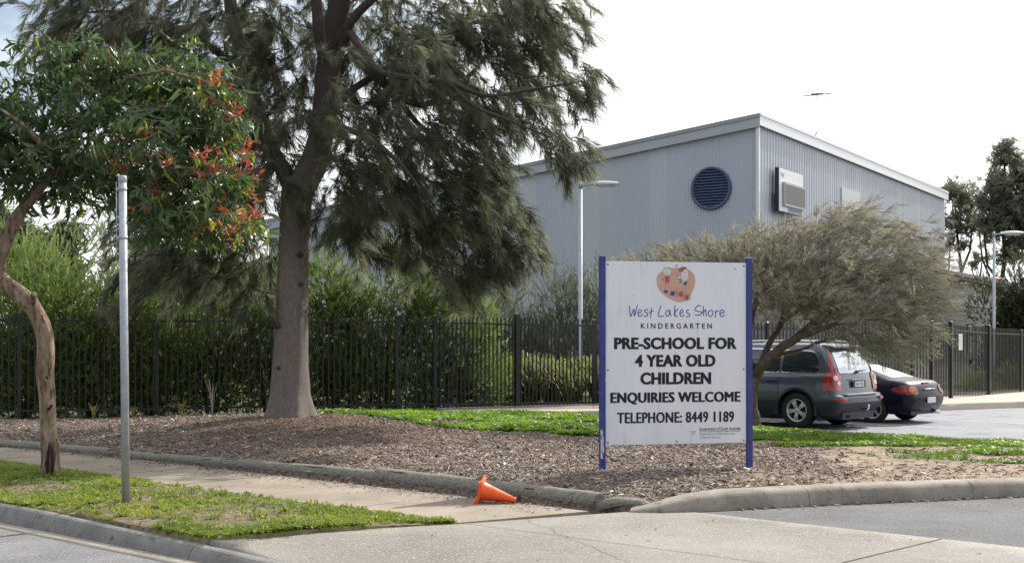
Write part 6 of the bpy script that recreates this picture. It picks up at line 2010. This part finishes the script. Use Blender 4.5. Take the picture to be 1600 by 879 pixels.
for L_ in BL:
    b = MB(); pp_ = [BP(a, c, d_) for a, c, d_, _ in L_]; sp = []; sr = []; rr_ = [r_ * .8 * 22.6 / 2000 for *_, r_ in L_]
    for i in range(len(pp_) - 1):
        p0 = pp_[max(0, i - 1)]; p1 = pp_[i]; p2 = pp_[i + 1]; p3 = pp_[min(len(pp_) - 1, i + 2)]
        for k in range(4):
            t = k / 4; sp.append(.5 * ((2 * p1) + (-p0 + p2) * t + (2 * p0 - 5 * p1 + 4 * p2 - p3) * t * t + (-p0 + 3 * p1 - 3 * p2 + p3) * t ** 3) + Vector((random.gauss(0, .01), 0, random.gauss(0, .01)))); sr.append(rr_[i] * (1 - t) + rr_[i + 1] * t)
    sp.append(pp_[-1]); sr.append(rr_[-1])
    b.tube(sp, sr, n=9, lump=.25); b.build('branch' if L_[0][3] < 15 else 'trunk', M['twig'], bush, world=True)
# fine twig with small narrow leaves
rr4 = random.Random(12); sp = []
for j in range(5):
    a = rr4.uniform(0, 6.283); d = Vector((math.cos(a), math.sin(a), 0)); l = rr4.uniform(.7, 1.0); s_ = rr4.uniform(.12, .42)
    mid_ = d * s_ * .4 + Vector((0, 0, l * .5)); end = d * s_ + Vector((0, 0, l)); w_ = Vector((-d.y, d.x, 0))
    sp.append(([Vector((0, 0, 0)), mid_, end], [.015, .012, .004], w_))
tv1, tq1 = ribbons(sp)
sp = []
for j in range(5):
    a = rr4.uniform(0, 6.283); d = Vector((math.cos(a), math.sin(a), 0)); s_ = rr4.uniform(.12, .42)
    for m in range(7):
        f = .25 + m * .11; p = d * s_ * f + Vector((0, 0, f * .9)); a2 = rr4.uniform(0, 6.28); d2 = Vector((math.cos(a2), math.sin(a2), .9)).normalized()
        sp.append(([p, p + d2 * .13], [.019, .006], Vector((-d2.y, d2.x, 0)).normalized()))
tv2, tq2 = ribbons(sp)
BCL = [(1000, 422, 40, 20, .8, .5), (1060, 412, 55, 24, .8, .8), (1130, 400, 55, 28, .5, .9), (1120, 440, 60, 40, .6, .6), (1050, 440, 60, 30, .9, .5), (1200, 388, 55, 32, .4, 1.0), (1270, 372, 55, 32, .2, 1.1), (1330, 352, 50, 30, .1, 1.0), (1390, 375, 45, 30, 0, .9), (1435, 405, 38, 30, 0, .8),
       (1458, 440, 24, 28, 0, .5), (1210, 430, 60, 40, .2, 1.0), (1290, 420, 70, 40, -.2, 1.2), (1370, 430, 60, 40, -.3, 1.1), (1425, 455, 45, 35, -.3, .8), (1240, 480, 50, 30, .5, .6), (1320, 480, 60, 30, -.5, .9), (1395, 495, 50, 35, -.6, .9), (1370, 530, 45, 24, -.8, .5), (1420, 525, 28, 24, -.7, .35), (1195, 480, 25, 30, .6, .4), (1300, 520, 50, 20, -.6, .3), (1290, 330, 26, 14, 0, .18), (1230, 450, 60, 40, -.5, .9), (1290, 470, 60, 34, -.8, .8), (1400, 540, 34, 28, -.5, .6), (1345, 545, 30, 20, -.6, .35), (1440, 480, 34, 30, -.2, .6), (1350, 335, 30, 14, 0, .2), (1440, 360, 26, 16, 0, .25), (1070, 392, 40, 14, .8, .2)]
pos = []; dirs = []; scl = []; ti = []; bars = []
for px, py, rx, ry, dd, wt in BCL:
    k = 22.6 / 2000
    for _ in range(int(290 * wt * rx * ry / 2000)):
        p = BP(px, py, dd) + Vector((max(-1, min(1, random.gauss(0, .52))) * rx * k, random.gauss(0, .5), max(-1, min(1, random.gauss(0, .52))) * ry * k))
        v = p - BP(1190, 520); d = Vector((v.x * .55 + .10, v.y * .4, .55 - .25 * max(0, v.x) + (.0 if p.z > 1.9 else -.5))) + Vector((random.gauss(0, .6), random.gauss(0, .6), random.gauss(0, .5)))
        pos.append(tuple(p)); dirs.append(tuple(d)); scl.append(random.uniform(.14, .38)); ti.append(random.uniform(0, .84) if random.random() > .05 else 1)
o = scatter('fine_twigs', tv1, tq1, pos, dirs, scl, M['l_twigs'], ti, bush, origin=B0, roll=np.linspace(0, 50, len(pos))); o['kind'] = 'stuff'
kk = [i for i in range(len(pos)) if random.random() < .92]
o = scatter('foliage', tv2, tq2, [pos[i] for i in kk], [dirs[i] for i in kk], [scl[i] for i in kk], M['l_bush'], [ti[i] for i in kk], bush, origin=B0); o['kind'] = 'stuff'
print('bush', len(pos))

# ---------------- eucalypts far right and other distant trees
lv_, lq_ = ribbons([([Vector((random.gauss(0, .3), random.gauss(0, .3), random.gauss(0, .3))), Vector((random.gauss(0, .5), random.gauss(0, .5), random.gauss(-.25, .3)))], [.10, .05], Vector((random.gauss(0, 1), random.gauss(0, 1), random.gauss(0, .3))).normalized()) for _ in range(16)])
def tall_tree(name, label, px, D, pytop, trunk, clumps, mat='l_euc', r0=.22, size=(.35, .6), dens=1.0, group=None):
    c = P(px, D, 0); root = thing(name, label, 'tree', c, group=group)
    for L_ in trunk:
        b = MB(); pp_ = [P(a, D + d_, py=q_) for a, q_, d_, _ in L_]; b.tube(pp_, [w_ * D / 2000 for *_, w_ in L_], n=8, lump=.1); b.build('trunk' if L_[0][1] > 520 else 'limb', M['bark_dark'], root, world=True)
    pos = []; dirs = []; ti = []
    for a, q_, rx, ry in clumps:
        cc_ = P(a, D, py=q_); k = D / 2000; tb = random.random() * .45
        for _ in range(int(dens * rx * ry / 9.0)):
            v = Vector((random.gauss(0, .45) * rx * k, random.gauss(0, .45) * rx * k, random.gauss(0, .45) * ry * k)); pos.append(tuple(cc_ + v)); dirs.append((random.gauss(0, 1), random.gauss(0, 1), random.gauss(0, 1))); ti.append(min(1, tb + random.uniform(0, .5)))
    o = scatter('crown', lv_, lq_, pos, dirs, R.uniform(size[0], size[1], len(pos)), M[mat], ti, root, origin=c); o['kind'] = 'stuff'
    return root
tall_tree('gum_tree', 'slim distant gum tree right beside the gym corner, lower of the pair', 1503, 92, 290,
          [[(1500, 560, 0, 3.5), (1497, 480, 0, 3), (1502, 420, 0, 2.5), (1496, 370, 0, 2), (1492, 320, 0, 1)], [(1502, 425, 0, 2.2), (1516, 390, 0, 1.8), (1520, 340, 0, 1)], [(1497, 470, 0, 2), (1482, 430, 0, 1.6), (1484, 390, 0, 1)]],
          [(1492, 300, 24, 18), (1515, 315, 22, 22), (1494, 345, 22, 20), (1520, 350, 18, 18), (1488, 375, 14, 14), (1505, 385, 12, 10)], group='gum trees far behind the car park')
tall_tree('gum_tree', 'tall dark distant gum tree with a ragged top at the right edge', 1566, 88, 215,
          [[(1560, 560, 0, 4.5), (1562, 470, 0, 4), (1570, 400, 0, 3.5), (1566, 330, 0, 3), (1570, 270, 0, 2), (1568, 225, 0, 1)], [(1562, 440, 0, 3), (1543, 415, 0, 2.2), (1538, 370, 0, 1.8), (1548, 320, 0, 1)], [(1570, 400, 0, 2.4), (1592, 350, 0, 2), (1604, 300, 0, 1)], [(1552, 446, 0, 2), (1535, 405, 0, 1.6), (1530, 365, 0, 1)]],
          [(1568, 228, 13, 10), (1560, 248, 14, 11), (1578, 245, 16, 16), (1592, 270, 28, 22), (1562, 290, 30, 24), (1600, 310, 34, 28), (1550, 322, 26, 22), (1582, 335, 32, 26), (1612, 350, 28, 30), (1560, 358, 26, 22), (1590, 378, 28, 20), (1536, 350, 13, 14), (1630, 300, 30, 40), (1575, 400, 20, 12)], group='gum trees far behind the car park', dens=1.15)
tall_tree('gum_tree', 'pale distant gum tree seen low through the gap left of the lamp post', 1532, 110, 385,
          [[(1530, 560, 0, 2.5), (1528, 470, 0, 2), (1534, 410, 0, 1.2)]], [(1530, 400, 16, 10), (1520, 412, 12, 8)], group='gum trees far behind the car park', dens=.7)
shrub('dark_shrub', 'dense dark green shrub behind the fence right of the lamp post', P(1590, 47.5, 0), 1.55, 1.4, EYE + (530 - 408) * 47.5 / 2000, 3600, (hv_, hq_), M['l_dark'], .22, .40, tb=(0, .7))
shrub('dark_shrub', 'dark green shrub filling the right edge above the fence', P(1668, 48.5, 0), 1.8, 1.5, EYE + (530 - 385) * 48.5 / 2000, 3200, (hv_, hq_), M['l_dark'], .22, .42, tb=(0, .8))
shrub('low_bright_plant', 'bright green low plant at the foot of the gate fence', P(1533, 41.5, -.1), .75, .5, .75, 420, (hv_, hq_), M['lush'], .12, .2, cat='plant', stems=2)
shrub('low_bright_plant', 'bright green low plants under the dark shrub at right', P(1583, 43.5, -.1), 1.0, .5, .95, 560, (hv_, hq_), M['lush'], .12, .2, cat='plant', stems=2)
# distant tree line at far left
for px, D, pyt, lb_ in ((-30, 75, 300, 'distant pale tree behind the hedge at the left edge'), (40, 85, 335, 'distant tree top seen below the gum leaves at far left'), (85, 95, 345, 'small dark distant tree top left of the tall bright shrubs'), (250, 90, 360, 'distant tree hidden behind the shaded hedge')):
    h = (530 - pyt)
    tall_tree('distant_tree', lb_, px, D, pyt, [[(px, 560, 0, 4), (px + 2, 470, 0, 3), (px, pyt + 20, 0, 1)]], [(px + random.uniform(-30, 30), pyt + 18 + random.uniform(0, h * .5), 26, 20) for _ in range(11)], mat='l_grey', size=(.5, .8), dens=.8, group='distant trees behind the hedge')
# weeds along the foot of the fence
fd = Vector(F1) - Vector(F0)
for i, f in enumerate((.33, .41, .47, .55, .60, .66, .70)):
    p = Vector(F0) + fd * f + Vector((.1, -.28 - .1 * (i % 2), 0)); p.z = float(garden_z(p.x, p.y))
    wz = thing('dry_weed', ['short dry weed tuft at the fence foot left of the steel pole', 'dry weed stalks at the fence foot beside the steel pole', 'low grey weed tuft at the fence foot right of the pole', 'pair of thin weed stalks at the fence foot in the shade', 'tallest rusty weed stalk against the fence left of the big trunk', 'small green weed tuft near the big trunk', 'thin weed at the fence foot hidden by the big trunk'][i], 'weed', p)
    hgt = (.28, .34, .25, .38, .75, .2, .25)[i]
    sp = []
    for j in range(12):
        a = random.uniform(0, 6.28); d = Vector((math.cos(a), math.sin(a), 0)); s_ = random.uniform(.05, .3 if i != 4 else .1)
        sp.append(([d * .01, d * s_ * .4 * hgt * 2 + Vector((0, 0, hgt * .6)), d * s_ * hgt * 2 + Vector((0, 0, hgt * random.uniform(.7, 1)))], [.008, .009, .003], Vector((-d.y, d.x, 0))))
    V, Qd = ribbons(sp); np_mesh('stalks', V, Qd, M['l_strap'] if i != 4 else M['l_twigs'], np.full(len(V), .9 if i != 5 else .2), wz)
